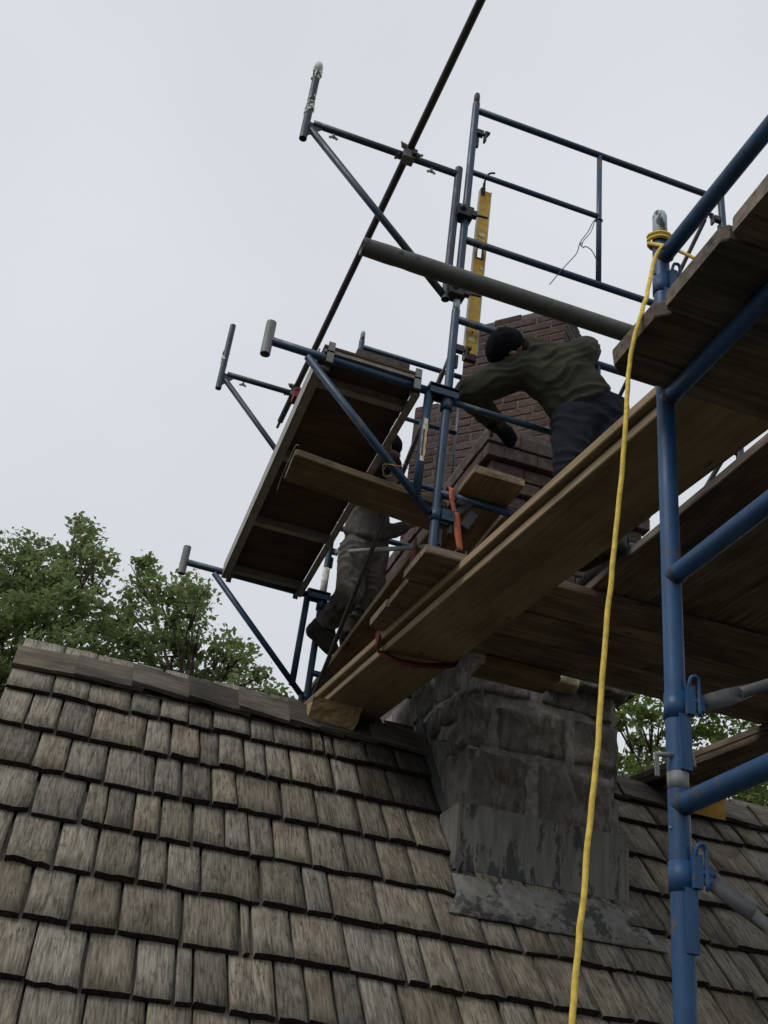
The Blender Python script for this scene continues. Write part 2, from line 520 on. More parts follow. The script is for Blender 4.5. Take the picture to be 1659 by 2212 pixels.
    def build(s, name, mat, parent=None, origin=None):
        """origin given: a top-level object standing there"""
        off = Vector(origin) if origin is not None else base_of(parent)
        o = bpy.data.objects.new(name, s.mesh(name, mat, off))
        COL.objects.link(o)
        if parent is not None:
            o.parent = parent
            WLOC[o.name] = off
        else:
            o.location = off
            WLOC[o.name] = off
        return o

def link_mesh(name, me, parent, mat4):
    """an object on shared or own mesh data, placed by a world matrix relative to its parent's base"""
    o = bpy.data.objects.new(name, me)
    COL.objects.link(o)
    m = mat4.copy()
    if parent is not None:
        o.parent = parent
        m.translation = m.translation - base_of(parent)
    o.matrix_local = m
    return o

def smooth_pts(pts, n=8):
    P = [Vector(p) for p in pts]
    P = [P[0] * 2 - P[1]] + P + [P[-1] * 2 - P[-2]]
    out = []
    for i in range(1, len(P) - 2):
        for k in range(n):
            t = k / n
            a, b, c, d = P[i - 1], P[i], P[i + 1], P[i + 2]
            out.append(0.5 * ((2 * b) + (c - a) * t + (2 * a - 5 * b + 4 * c - d) * t * t + (3 * b - a - 3 * c + d) * t ** 3))
    out.append(P[-2])
    return out

# ------------------------------------------------------------------ the setting: ground, house roof
g = MB()
g.add([(-400, -400, -H), (400, -400, -H), (400, 400, -H), (-400, 400, -H)], [(0, 1, 2, 3)])
go = g.build('ground', 'lawn', origin=(0, 0, -H))
tag(go, kind='structure')

PIT = radians(50)
RY, RZ = 5.8, 2.15                   # ridge line of the roof deck
ES = Vector((0, -cos(PIT), -sin(PIT)))   # down the slope
EN = Vector((0, -sin(PIT), cos(PIT)))    # out of the roof
def RP(x, s, w=0.0):
    return Vector((x, RY, RZ)) + ES * s + EN * w
RX0, RX1 = -0.36, 6.4
house = thing('shingled_house', 'house with a steep weathered cedar shingle roof and a stone and brick chimney', 'house', (2.5, 5.8, -H))
EAVE = 4.0
m = MB()
bk = Vector((0, cos(PIT), -sin(PIT)))
a0, a1 = RP(RX0 + .02, -0.0), RP(RX1, -0.0)
m.add([RP(RX0 + .02, 0), RP(RX1, 0), RP(RX1, EAVE), RP(RX0 + .02, EAVE), RP(RX0 + .02, 0, -.05), RP(RX1, 0, -.05), RP(RX1, EAVE, -.05), RP(RX0 + .02, EAVE, -.05)],
      [(0, 3, 2, 1), (4, 5, 6, 7), (0, 1, 5, 4), (1, 2, 6, 5), (2, 3, 7, 6), (3, 0, 4, 7)])
rb = Vector((0, RY, RZ - .06))
m.add([rb + Vector((RX0 + .02, 0.01, 0.05)), rb + Vector((RX1, 0.01, 0.05)), rb + Vector((RX1, 0.01, 0.05)) + bk * EAVE, rb + Vector((RX0 + .02, 0.01, 0.05)) + bk * EAVE,
       rb + Vector((RX0 + .02, 0.01, 0)), rb + Vector((RX1, 0.01, 0)), rb + Vector((RX1, 0.01, 0)) + bk * EAVE, rb + Vector((RX0 + .02, 0.01, 0)) + bk * EAVE],
      [(0, 1, 2, 3), (7, 6, 5, 4), (0, 4, 5, 1), (1, 5, 6, 2), (2, 6, 7, 3), (3, 7, 4, 0)])
roof = m.build('roof', 'felt_dark', house)
ev = RP(0, EAVE)
m = MB()
m.box((RX0 + .25, ev.y + .35, -H), (RX1 - .2, 2 * RY - ev.y - .35, ev.z + .3))
m.build('wall', 'plaster', house)
for xg in (RX0 + .25, RX1 - .25):
    m = MB()
    zb_, yw = ev.z + .3, ev.y + .35
    tri = [(yw, zb_), (2 * RY - yw, zb_), (RY, RZ - .16)]
    m.add([(xg, y_, z_) for y_, z_ in tri] + [(xg + .05, y_, z_) for y_, z_ in tri], [(0, 2, 1), (3, 4, 5), (0, 1, 4, 3), (1, 2, 5, 4), (2, 0, 3, 5)])
    m.build('gable', 'plaster', house)
m = MB()
m.obox(RP(RX0 + .045, EAVE / 2, -.12), ES, Vector((1, 0, 0)), EN, EAVE, .04, .13)
m.build('rake_board', 'ridge_wood', house)

# shingles: each its own mesh under the roof; joints read off the photograph where they show
def shingle(x0, x1, sb, L, t, mat, under=0.031):
    nu, nv = 6, 5
    rows_t, rows_b = [], []
    cup = random.uniform(-0.002, 0.004)
    skew = random.uniform(-0.006, 0.006)
    jt = random.choice((.001, .0015, .002, .003, .008))
    jit = [random.uniform(-jt, jt) for _ in range(nu)]
    rj = [random.uniform(-0.004, 0.004) for _ in range(nv)]
    lj = [random.uniform(-0.004, 0.004) for _ in range(nv)]
    lift = random.uniform(0, 0.005)
    vs, fs, sm, ends = [], [], [], []
    cx = (x0 + x1) / 2
    for side in (0, 1):
        for j in range(nv):
            f = (j / (nv - 1)) ** 0.8
            for i in range(nu):
                e = i / (nu - 1)
                x = x0 + (x1 - x0) * e + (lj[j] * (1 - e) + rj[j] * e) * f
                s = sb - L * (1 - f) + (jit[i] + skew * (e - .5) * 2) * (1 if j == nv - 1 else 0)
                w = under * f + lift * f * f + cup * (2 * e - 1) ** 2 * f
                if side:
                    w += 0.004 + (t - 0.004) * f + mnoise.noise((x * 22, s * 3, 5.0 + x0)) * 0.0022 * f
                    if i in (0, nu - 1): w -= 0.0022
                    if j == nv - 1: w -= random.uniform(0.0, 0.0015)
                vs.append((x - cx, s - sb, w))
    N = nu * nv
    for j in range(nv - 1):
        for i in range(nu - 1):
            a = j * nu + i
            fs.append((N + a, N + a + nu, N + a + nu + 1, N + a + 1)); sm.append(True)
            fs.append((a, a + 1, a + nu + 1, a + nu)); sm.append(False)
    for j in range(nv - 1):
        a, b = j * nu, j * nu + nu - 1
        fs.append((a, a + nu, N + a + nu, N + a)); sm.append(False)
        fs.append((b, N + b, N + b + nu, b + nu)); sm.append(False)
    for i in range(nu - 1):
        a = (nv - 1) * nu + i
        fs.append((a, a + 1, N + a + 1, N + a)); sm.append(False); ends.append(len(fs) - 1)
        fs.append((i, N + i, N + i + 1, i + 1)); sm.append(False)
    me = bpy.data.meshes.new('shingle')
    me.from_pydata(vs, [], fs)
    me.polygons.foreach_set('use_smooth', sm)
    me.materials.append(MATS[mat])
    me.materials.append(MATS['end_grain_shade'])
    for i in ends: me.polygons[i].material_index = 1
    # local axes: x along the ridge, y down the slope, z out of the roof
    M4 = Matrix((( -1, 0, 0, 0), (0, 0, 0, 0), (0, 0, 0, 0), (0, 0, 0, 1)))
    p = RP(cx, sb)
    M4 = Matrix(((1, ES.x, EN.x, p.x), (0, ES.y, EN.y, p.y), (0, ES.z, EN.z, p.z), (0, 0, 0, 1)))
    return me, M4

COURSES = {
 0: (0.365, [-.36, -.13, .05, .27, .43, .58, .71, .92, 1.05, 1.26, 1.33, 1.39, 1.58, 1.75, 1.95]),
 1: (0.69, [-.36, -.21, -.06, .11, .37, .50, .65, .75, .88, 1.0, 1.13, 1.36, 1.51, 1.68, 1.95]),
 2: (1.01, [-.36, -.12, .03, .21, .44, .57, .72, .84, 1.07, 1.25, 1.47, 1.61, 1.75, 1.95]),
 3: (1.325, [-.36, -.07, .15, .25, .37, .49, .64, .79, .90, 1.02, 1.20, 1.37, 1.54, 1.70, 1.93]),
 4: (1.64, [-.36, -.12, .08, .24, .42, .54, .69, .95, 1.15, 1.27, 1.49, 1.76, 1.98, 2.16, 2.33, 2.55, 2.72, 2.93, 3.10]),
 5: (1.945, [-.36, -.17, .01, .19, .37, .62, .86, .91, 1.08, 1.31, 1.56, 1.66, 1.81, 2.0, 2.21, 2.44]),
 6: (2.25, [-.36, -.14, .08, .27, .46, .61, .68, .81, 1.0, 1.12, 1.24]),
 7: (2.555, [-.36, -.2]), 8: (2.86, [-.36, -.25]),
}
STARTR = {0: 2.88, 1: 2.87, 2: 2.87}
for k, (sb, js) in COURSES.items():
    js = list(js)
    spans = list(zip(js[:-1], js[1:]))
    x = js[-1]
    xmax = {0: 5.2, 1: 5.0, 2: 4.8, 3: 4.5, 4: 4.2, 5: 3.9, 6: 3.5, 7: 3.3, 8: 3.1}[k]
    if k in STARTR: x = STARTR[k]
    while x < xmax:
        w = random.choice((.11, .14, .16, .18, .2, .23, .26)) * random.uniform(.92, 1.08)
        spans.append((x, x + w)); x += w
    for (xa, xb) in spans:
        if k >= 7 and xb < 0.2 and False: continue
        gp = random.uniform(.003, .009)
        stain_shade = (k == 0 and 1.5 < xa < 2.0) or (k == 1 and 1.5 < xa < 2.0) or (k == 0 and 2.8 < xa < 3.0)  # stained shingles whose colour also holds the shadow of beams and block
        me, M4 = shingle(xa + gp, xb - gp, sb + random.uniform(-.007, .007), 0.6, random.uniform(.021, .036), 'cedar_stain_shade' if stain_shade else 'cedar')
        link_mesh('shingle', me, roof, M4)
# starter row tucked under the ridge caps
for (xa, xb) in [(-.36 + i * .21, -.36 + (i + 1) * .21) for i in range(11)] + [(2.9 + i * .2, 3.1 + i * .2) for i in range(9)]:
    me, M4 = shingle(xa + .003, xb - .003, 0.16, 0.15, .012, 'cedar')
    link_mesh('shingle', me, roof, M4)

# ridge: overlapping weathered boards on both slopes
m = MB()
m.obox(RP((RX0 + 2.0) / 2, .05, .044), (1, 0, 0), ES, EN, 2.0 - RX0, .1, .01)
m.obox(RP((2.85 + RX1) / 2, .05, .044), (1, 0, 0), ES, EN, RX1 - 2.85, .1, .01)
ridge = m.build('ridge', 'felt_dark', house)
def ridge_cap(x0, x1, drop, lift, mat):
    L = x1 - x0
    nu = 7
    for side in (0, 1):
        vs, fs = [], []
        d = ES if side == 0 else Vector((0, cos(PIT), -sin(PIT)))
        nn = EN if side == 0 else Vector((0, sin(PIT), cos(PIT)))
        for top in (0, 1):
            for j in range(3):
                for i in range(nu):
                    e = i / (nu - 1)
                    w = .050 + lift * (1 - e) + .010 * e + top * (.024 if j else .014) + mnoise.noise((x0 * 9 + e * 3, j * 2.0, side)) * .003
                    s = -.05 + (drop + .05) * j / 2 + (random.uniform(-.004, .004) if j == 2 else 0)
                    vs.append(Vector((x0 + L * e - (x0 + x1) / 2 + (random.uniform(-.004, .004) if i in (0, nu - 1) else 0), 0, 0)) + d * s + nn * w)
        N = 3 * nu
        for j in range(2):
            for i in range(nu - 1):
                a = j * nu + i
                q = (N + a, N + a + nu, N + a + nu + 1, N + a + 1)
                q2 = (a, a + 1, a + nu + 1, a + nu)
                fs += [q, q2] if side == 0 else [q[::-1], q2[::-1]]
        edge = [i for i in range(nu)] + [nu * 2 - 1] + [nu * 3 - 1 - i for i in range(nu)] + [nu]
        for a, b in zip(edge, edge[1:] + edge[:1]):
            q = (a, N + a, N + b, b)
            fs.append(q if side == 0 else q[::-1])
        me = bpy.data.meshes.new('ridge_board')
        me.from_pydata([tuple(p) for p in vs], [], fs)
        me.materials.append(MATS[mat])
        link_mesh('ridge_board', me, ridge, Matrix.Translation((( x0 + x1) / 2, RY, RZ)))
xs = [-.345, -.03, .27, .58, .86, 1.15, 1.40]
for i in range(len(xs) - 1):
    ridge_cap(xs[i] - .02, xs[i + 1] + .05, random.uniform(.155, .18), -.008 if i == 0 else (.014 if i == 1 else random.uniform(.028, .042)), 'ridge_wood')
for (a, b) in ((1.32, 1.62), (1.62, 1.92), (2.88, 3.2), (3.2, 3.5), (3.5, 3.82), (3.82, 4.15), (4.15, 4.5), (4.5, 4.9), (4.9, 5.3)):
    ridge_cap(a - .015, b + .03, .165, .026, 'ridge_wood')

# ------------------------------------------------------------------ chimney: stone base, flashing, corbelled brick base, diagonal stacks
m = MB()
m.box((1.99, 5.115, .9), (2.835, 7.0, 2.62))
stone = m.build('stone_chimney', 'lime_mortar', house)
stone['label'] = 'dark rough fieldstone chimney base smeared with mortar'
def stone_block(lo, hi, rough, mat, seed, axis):
    bm = bmesh.new()
    bmesh.ops.create_cube(bm, size=2.0)
    bmesh.ops.subdivide_edges(bm, edges=bm.edges[:], cuts=6, use_grid_fill=True)
    c = (Vector(lo) + Vector(hi)) / 2
    h = (Vector(hi) - Vector(lo)) / 2
    for v in bm.verts:
        p = v.co.lerp(v.co.normalized() * 1.25, .5)
        p = Vector((p.x * h.x, p.y * h.y, p.z * h.z))
        v.co = p + mnoise.noise_vector(p * 9 + Vector((seed, seed * 2.3, 0))) * rough + mnoise.noise_vector(p * 30 + Vector((seed, 0, seed))) * rough * .4
    me = bpy.data.meshes.new('stone')
    bm.to_mesh(me); bm.free()
    for p in me.polygons: p.use_smooth = True
    me.materials.append(MATS[mat])
    link_mesh('stone', me, stone, Matrix.Translation(c))
def fbm(p, o=4):
    return sum(mnoise.noise(p * (2 ** k)) / (1.7 ** k) for k in range(o))
def stone_cell(O, U, V, N, quad, prot, bulge, rough, mat, seed, n=13):
    """one squared rubble stone: quad of (u, v) corners on a wall plane, standing proud of the joint"""
    O, U, V, N = Vector(O), Vector(U), Vector(V), Vector(N)
    c = sum((Vector(q) for q in quad), Vector((0, 0))) / 4
    vs, fs, sm = [], [], []
    for j in range(n):
        for i in range(n):
            a, b = i / (n - 1), j / (n - 1)
            q = (Vector(quad[0]).lerp(Vector(quad[1]), a)).lerp(Vector(quad[3]).lerp(Vector(quad[2]), a), b)
            e = min(a, 1 - a, b, 1 - b) * 2
            q = c + (q - c) * .972
            p = O + U * q.x + V * q.y
            sv = Vector((seed, seed * 1.7, 0))
            w = -.004 + prot * min(1, (e * 5.0)) ** .5 + bulge * (1 - (1 - e) ** 2) + fbm(p * 6 + sv) * rough + fbm(p * 30 + sv, 3) * rough * .5
            if e == 0: w = -.06
            jt = Vector((mnoise.noise(p * 14 + sv), mnoise.noise(p * 14 - sv))) * .016
            vs.append(p + U * jt.x + V * jt.y + N * w)
    for j in range(n - 1):
        for i in range(n - 1):
            a = j * n + i
            fs.append((a, a + 1, a + n + 1, a + n)); sm.append(True)
    ctr = O + U * c.x + V * c.y
    me = bpy.data.meshes.new('stone')
    me.from_pydata([tuple(v - ctr) for v in vs], [], fs)
    me.polygons.foreach_set('use_smooth', sm)
    me.materials.append(MATS[mat])
    link_mesh('stone', me, stone, Matrix.Translation(ctr))
def wall_of_stones(O, U, V, N, rows, prot, seed, mat='stone'):
    """rows: (v0, v1, [u joints]); joints lean and row lines wander, neighbours share them"""
    def rowline(v, u): return v + mnoise.noise((u * 3.1, v * 9, seed)) * .11
    for r, (v0, v1, us) in enumerate(rows):
        for k in range(len(us) - 1):
            l0, l1 = us[k], us[k + 1]
            le = lambda u, i, v: u + (mnoise.noise((i * 3.3 + r * 7, v * 5, seed + 3)) * .035 if 0 < i < len(us) - 1 else 0)
            q = []
            for (u, i, v) in ((l0, k, v0), (l1, k + 1, v0), (l1, k + 1, v1), (l0, k, v1)):
                uu = le(u, i, v)
                q.append((uu, rowline(v, uu) if (0 < r or v != v0) else v))
            stone_cell(O, U, V, N, q, prot * random.uniform(.5, 1.3), random.uniform(.002, .016), .013, mat, seed + r * 5.1 + k * 2.7)
wall_of_stones((0, 5.12, 0), (1, 0, 0), (0, 0, 1), (0, -1, 0),
    [(1.60, 1.98, [1.955, 2.36, 2.86]), (1.98, 2.26, [1.935, 2.12, 2.58, 2.875]), (2.26, 2.46, [1.93, 2.36, 2.87]), (2.46, 2.64, [1.94, 2.16, 2.5, 2.87])], .030, 2.0)
wall_of_stones((1.985, 0, 0), (0, -1, 0), (0, 0, 1), (-1, 0, 0),
    [(1.55, 1.92, [-5.42, -5.10]), (1.92, 2.14, [-5.75, -5.42, -5.09]), (2.14, 2.36, [-6.3, -5.9, -5.55, -5.09]), (2.36, 2.64, [-6.5, -6.1, -5.72, -5.38, -5.09])], .035, 14.0)
wall_of_stones((2.84, 0, 0), (0, 1, 0), (0, 0, 1), (1, 0, 0),
    [(1.6, 1.9, [5.10, 5.4, 5.75]), (1.9, 2.2, [5.10, 5.35, 5.75]), (2.2, 2.62, [5.10, 5.45, 5.8])], .03, 29.0)
stone_block((2.40, 4.98, 2.385), (2.57, 5.14, 2.475), .02, 'cream_stone', 91.0, 0)
stone_block((2.60, 5.00, 2.42), (2.90, 5.2, 2.50), .025, 'stone', 61.0, 0)
# smooth cement rendering low on the left face, along the roof
m = MB()
pts = [RP(0, -.02, .05), RP(0, 1.10, .05)]
m.add([(1.955, RP(0, s, .0).y, RP(0, s, 0).z) for s in (-.35, 1.12)] + [(1.955, 5.12, 1.72), (1.955, 5.35, 2.05), (1.955, 5.6, 2.14), (1.955, 6.05, 2.42)] +
      [(2.02, RP(0, s, .0).y, RP(0, s, 0).z) for s in (-.35, 1.12)] + [(2.02, 5.12, 1.72), (2.02, 5.35, 2.05), (2.02, 5.6, 2.14), (2.02, 6.05, 2.42)],
      [(0, 1, 2, 3, 4, 5), (11, 10, 9, 8, 7, 6)] + [(i, 6 + i, 6 + (i + 1) % 6, (i + 1) % 6) for i in range(6)])
m.build('cement_render', 'parging', stone)
m = MB()
m.obox(RP(1.948, .5, .075), ES, EN, (1, 0, 0), 1.30, .07, .012)
m.build('step_flashing', 'lead_grey', stone)
# painted sheet metal flashing in front
fl = MB()
fl.box((1.945, 5.045, 1.315), (2.865, 5.062, 1.648))
fl.box((1.930, 5.04, 1.315), (1.946, 5.30, 1.640))
fl.box((2.864, 5.04, 1.315), (2.880, 5.36, 1.660))
flash = fl.build('flashing', 'flashing', house)
flash['label'] = 'grey painted metal flashing with peeling black patches'
m = MB()
m.box((1.965, 5.066, 1.10), (2.85, 5.082, 1.33))
m.build('flashing_sheet', 'flashing', flash)
m = MB()
vs, fs = [], []
nx = 13
for j, s in enumerate((1.19, 1.32, 1.475)):
    for i in range(nx):
        e = i / (nx - 1)
        x = 1.83 + (2.95 - 1.83) * e if j == 2 else 1.90 + (2.90 - 1.90) * e
        vs.append(RP(x, s + (random.uniform(-.006, .006) if j == 2 else 0), .063 + .012 * mnoise.noise((x * 5, s * 6, 1))))
n0 = len(vs)
vs += [p - EN * .012 for p in vs]
for j in range(2):
    for i in range(nx - 1):
        a = j * nx + i
        fs += [(a, a + nx, a + nx + 1, a + 1), (n0 + a, n0 + a + 1, n0 + a + nx + 1, n0 + a + nx)]
for i in range(nx - 1):
    a = 2 * nx + i
    fs.append((a, n0 + a, n0 + a + 1, a + 1))
for j in range(2):
    a = j * nx
    fs.append((a, n0 + a, n0 + a + nx, a + nx)); a += nx - 1
    fs.append((a, a + nx, n0 + a + nx, n0 + a))
m.add(vs, fs, True)
m.build('flashing_apron', 'flashing', flash)

# bricks
def brick_mesh(l, w, h, seed):
    bm = bmesh.new()
    bmesh.ops.create_cube(bm, size=1.0)
    for v in bm.verts:
        v.co = Vector((v.co.x * l, v.co.y * w, v.co.z * h))
    bmesh.ops.bevel(bm, geom=bm.edges[:], offset=.005, segments=1, affect='EDGES')
    for v in bm.verts:
        v.co += mnoise.noise_vector(v.co * 23 + Vector((seed, 0, 0))) * .0022
    me = bpy.data.meshes.new('brick')
    bm.to_mesh(me); bm.free()
    return me
BM = {}
def brick_at(parent, p, d, n, l, h, mat, depth=.09):
    """p centre of the brick's outer face; d along, n outward"""
    key = (round(l, 2), round(h, 3), mat, random.randint(0, 2))
    if key not in BM:
        BM[key] = brick_mesh(key[0], depth, h, random.uniform(0, 50))
        BM[key].materials.append(MATS[mat])
    d, n = Vector(d).normalized(), Vector(n).normalized()
    up = Vector((0, 0, 1))
    c = Vector(p) - n * (depth / 2 - random.uniform(-.003, .003))
    M4 = Matrix(((d.x, -n.x, up.x, c.x), (d.y, -n.y, up.y, c.y), (d.z, -n.z, up.z, c.z), (0, 0, 0, 1)))
    return link_mesh('brick', BM[key], parent, M4 @ Matrix.Rotation(random.uniform(-.006, .006), 4, 'Y'))

def brick_wall(parent, p0, d, n, length, z0, z1, ch, bl, mat, shift=0, jag=False, J=.007):
    d = Vector(d).normalized()
    k = 0
    z = z0
    while z + ch <= z1 + .001:
        x = 0.0
        first = bl if (k + shift) % 2 == 0 else bl / 2
        lens = []
        while x < length - .01:
            w = first if x == 0 else bl
            w = min(w, length - x)
            if length - x - w < bl * .22: w = length - x
            lens.append((x, w)); x += w
        for (x, w) in lens:
            if jag and z + ch * 1.5 > z1 and random.random() < .25: continue
            brick_at(parent, Vector(p0) + d * (x + w / 2) + Vector((0, 0, z + ch / 2)), d, n, round(w - J, 2), round(ch - J, 3), mat)
        z += ch; k += 1

HD = .555
def stack(cx, cy, ztop, label, seed):
    D1 = Vector((1, -1, 0)).normalized()    # along the left-front face
    N1 = Vector((-1, -1, 0)).normalized()
    D2 = Vector((1, 1, 0)).normalized()
    N2 = Vector((1, -1, 0)).normalized()
    side = HD * sqrt(2)
    m = MB()
    k = HD - .005 * sqrt(2)
    P = [Vector((cx - k, cy, 0)), Vector((cx, cy - k, 0)), Vector((cx + k, cy, 0)), Vector((cx, cy + k, 0))]
    z0, z1 = 4.08, ztop - .02
    m.add([p + Vector((0, 0, z0)) for p in P] + [p + Vector((0, 0, z1)) for p in P], [(3, 2, 1, 0), (4, 5, 6, 7), (0, 1, 5, 4), (1, 2, 6, 5), (2, 3, 7, 6), (3, 0, 4, 7)])
    core = m.build('chimney_stack', 'mortar', house)
    core['label'] = label
    nco = round((ztop - 4.09) / .0675)
    brick_wall(core, (cx - HD, cy, 0), D1, N1, side, ztop - nco * .0675, ztop, .0675, .225, 'brick', 0, True, .011)
    brick_wall(core, (cx, cy - HD, 0), D2, N2, side, ztop - nco * .0675, ztop, .0675, .225, 'brick_sooty', 1, True, .011)
    return core
stack(2.585, 5.90, 5.50, 'taller nearer diagonal red brick stack above the worker', 1)
stack(2.585, 7.01, 5.50, 'farther diagonal red brick stack beside the yellow sticker', 2)

# corbelled base: rows of bricks on edge stepping in below the stacks
BX0, BX1, BY0, BY1 = 1.97, 3.2, 5.12, 7.66
m = MB()
m.box((BX0 + .14, BY0 + .14, 2.55), (BX1 - .14, BY1 - .14, 4.075))
m.box((BX0 + .02, BY0 + .02, 3.86), (BX1 - .02, BY1 - .02, 4.082))
bbase = m.build('chimney_base', 'mortar', house)
bbase['label'] = 'corbelled brown brick chimney base below the diagonal stacks'
rows = [(4.03, .094, 0.0), (3.935, .094, .012), (3.84, .094, .055), (3.745, .094, .062), (3.65, .094, .10)]
for i, (zt, hh, off) in enumerate(rows):
    x0, y0 = BX0 + off, BY0 + off
    brick_wall(bbase, (x0, y0, 0), (1, 0, 0), (0, -1, 0), BX1 - BX0 - 2 * off, zt - hh, zt, hh, .225, 'brick_sooty', i)
    brick_wall(bbase, (x0, BY1 - off, 0), (0, -1, 0), (-1, 0, 0), BY1 - BY0 - 2 * off - .09, zt - hh, zt, hh, .225, 'brick_sooty', i + 1)
brick_wall(bbase, (BX0 + .115, BY0 + .115, 0), (1, 0, 0), (0, -1, 0), .9, 2.95, 3.555, .0675, .225, 'brick_sooty', 0)
brick_wall(bbase, (BX0 + .115, BY1 - .115, 0), (0, -1, 0), (-1, 0, 0), 2.2, 2.95, 3.555, .0675, .225, 'brick_sooty', 1)
# mortar weathering on top of the base
m = MB()
m.add([(BX0 + .01, BY0 + .01, 4.03), (BX1 - .01, BY0 + .01, 4.03), (BX1 - .01, BY1 - .01, 4.03), (BX0 + .01, BY1 - .01, 4.03),
       (BX0 + .10, BY0 + .16, 4.13), (BX1 - .10, BY0 + .16, 4.13), (BX1 - .10, BY1 - .16, 4.13), (BX0 + .10, BY1 - .16, 4.13)],
      [(4, 5, 6, 7), (0, 1, 5, 4), (1, 2, 6, 5), (2, 3, 7, 6), (3, 0, 4, 7)])
m.build('mortar_wash', 'mortar', bbase)

# ------------------------------------------------------------------ scaffold
TR = 0.0214
Y1, Y2 = 3.95, 6.08
PX0, PX1 = 1.30, 2.93

def lock(parent, p, out, mat='black_metal', s=1.0):
    """stud and drop lock on a post: a small plate with a hook"""
    p, out = Vector(p), Vector(out).normalized()
    up = Vector((0, 0, 1))
    sd = out.cross(up)
    m = MB()
    m.obox(p + out * (.012 * s), out, sd, up, .05 * s, .03 * s, .035 * s)
    m.tube(p + out * (.02 * s), p + out * (.068 * s), .008 * s, 8)
    m.obox(p + out * (.05 * s) - up * (.018 * s), out, sd, up, .012 * s, .028 * s, .075 * s)
    m.obox(p + out * (.062 * s) + up * (.022 * s), out, sd, up, .03 * s, .02 * s, .012 * s)
    m.obox(p + out * (.006 * s) - up * (.085 * s), out, sd, up, .014 * s, .018 * s, .075 * s)
    return m.build('brace_lock', mat, parent)

def frame_xz(name, label, Y, dz, zb, zt, pin, cat='scaffold frame', mat='blue_paint', locks=True):
    t = thing(name, label, cat, (PX0, Y, zb + dz), 'blue welded frames of the scaffold round the chimney')
    for x in (PX0, PX1):
        m = MB(); m.tube((x, Y, zb + dz), (x, Y, zt + dz), TR, 16, True)
        p = m.build('post', mat, t)
        if pin:
            m = MB(); m.path([(x, Y, zt + dz - .02), (x, Y, zt + dz + .07), (x, Y, zt + dz + .085), (x, Y, zt + dz + .09)], [.0175, .0175, .014, .006], 14)
            m.build('coupling_pin', pin, t)
    r0, r1, r2 = zt - .055 + dz, zt - .575 + dz, zt - 1.10 + dz
    for z, xe, rr in ((r0, PX1, TR * .92), (r2, PX1, TR * .92), (r1, 2.1, TR * .74)):
        m = MB(); m.tube((PX0, Y, z), (xe, Y, z), rr, 14)
        m.build('rail', mat, t)
    m = MB(); m.tube((2.1, Y, r0), (2.1, Y, r2), TR * .74, 14)
    m.build('upright', mat, t)
    if locks:
        for x, o in ((PX0, 1), (PX1, -1)):
            for z in (zt - .24 + dz, zb + .16 + dz):
                lock(t, (x + o * TR, Y, z), (o, 0, 0))
    return t

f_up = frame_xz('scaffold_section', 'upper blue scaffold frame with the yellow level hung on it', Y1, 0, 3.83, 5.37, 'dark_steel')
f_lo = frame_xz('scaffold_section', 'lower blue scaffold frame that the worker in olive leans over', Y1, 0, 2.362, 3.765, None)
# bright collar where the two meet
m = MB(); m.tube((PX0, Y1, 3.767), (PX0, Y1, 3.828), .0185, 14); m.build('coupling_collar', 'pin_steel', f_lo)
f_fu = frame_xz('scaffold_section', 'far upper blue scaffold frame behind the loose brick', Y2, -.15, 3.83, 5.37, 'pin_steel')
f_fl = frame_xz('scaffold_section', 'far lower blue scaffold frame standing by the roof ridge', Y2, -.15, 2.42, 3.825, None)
# sticker on the far post and the near frame's bracket upright come with those things
m = MB(); m.tube((PX0, Y2, 3.20 - .12), (PX0, Y2, 3.32 - .02), TR + .0015, 14); m.build('sticker', 'white_tape', f_fl)

m = MB()
m.ball((PX0 - .01, Y2 - .03, 2.335), .05, 9, 6, (1, .8, 1.1)); m.box((PX0 - .07, Y2 - .05, 2.28), (PX0 + .03, Y2 + .03, 2.33)); m.tube((PX0 - .04, Y2 - .04, 2.40), (PX0 - .05, Y2 - .05, 2.30), .018, 8)
m.tube((PX0 - .03, Y2, 2.34), (PX0 - .20, Y2 + .02, 2.20), .013, 8)
m.build('foot_clamp', 'black_metal', f_fl)
m = MB(); m.box((PX0 + .035, Y2 - .05, 2.24), (PX0 + .075, Y2 + .03, 2.44)); m.build('packing_board', 'old_plank', f_fl)
# cross braces between near and far posts (flattened ends)
def brace(label, p, q, mat='brace_steel', r=.0135, group='flat ended cross braces of the scaffold', ext=.03):
    p, q = Vector(p), Vector(q)
    d = (q - p).normalized()
    o = MB()
    o.tube(p + d * .10, q - d * .10, r, 12)
    t = o.build('cross_brace', mat, origin=(p if p.z < q.z else q))
    tag(t, label, 'brace', group)
    u = d.cross(Vector((0, 0, 1)))
    side = Vector((1, 0, 0)) if abs(d.x) < .5 else Vector((0, 1, 0))
    w = d.cross(side).normalized()
    for a, s in ((p, 1), (q, -1)):
        e = MB()
        e.ribbon([a - d * s * ext, a + d * s * .06, a + d * s * .13], w, [.036, .036, .026], .006)
        e.build('flat_end', mat, t)
    return t
bx = PX0 - .03
brace('dark flat brace slanting down in front of the worker in grey', (PX0 + .0, Y1 + .03, 3.50), (PX0 + .0, Y2 - .03, 2.26), 'dark_steel')
brace('light grey level tube brace across the legs of the worker in grey', (PX0 + .035, Y2 - .03, 3.42), (PX0 + .035, Y1 + .03, 2.41), 'galv_steel', .0125)
brace('dark brace slanting down from the far right post of the upper frame', (PX1 - .02, Y1 + .06, 5.33), (PX1 - .02, Y2 - .03, 4.10), 'dark_steel')
brace('thin brace on the right side seen through the gap between beam and deck', (PX1 - .02, Y1 + .03, 3.50), (PX1 - .02, Y2 - .03, 2.40), 'dark_steel')
brace('thin brace on the right side crossing the sky gap beside the post', (PX1 + .03, Y2 - .03, 3.42), (PX1 + .03, Y1 + .03, 2.41), 'galv_steel')

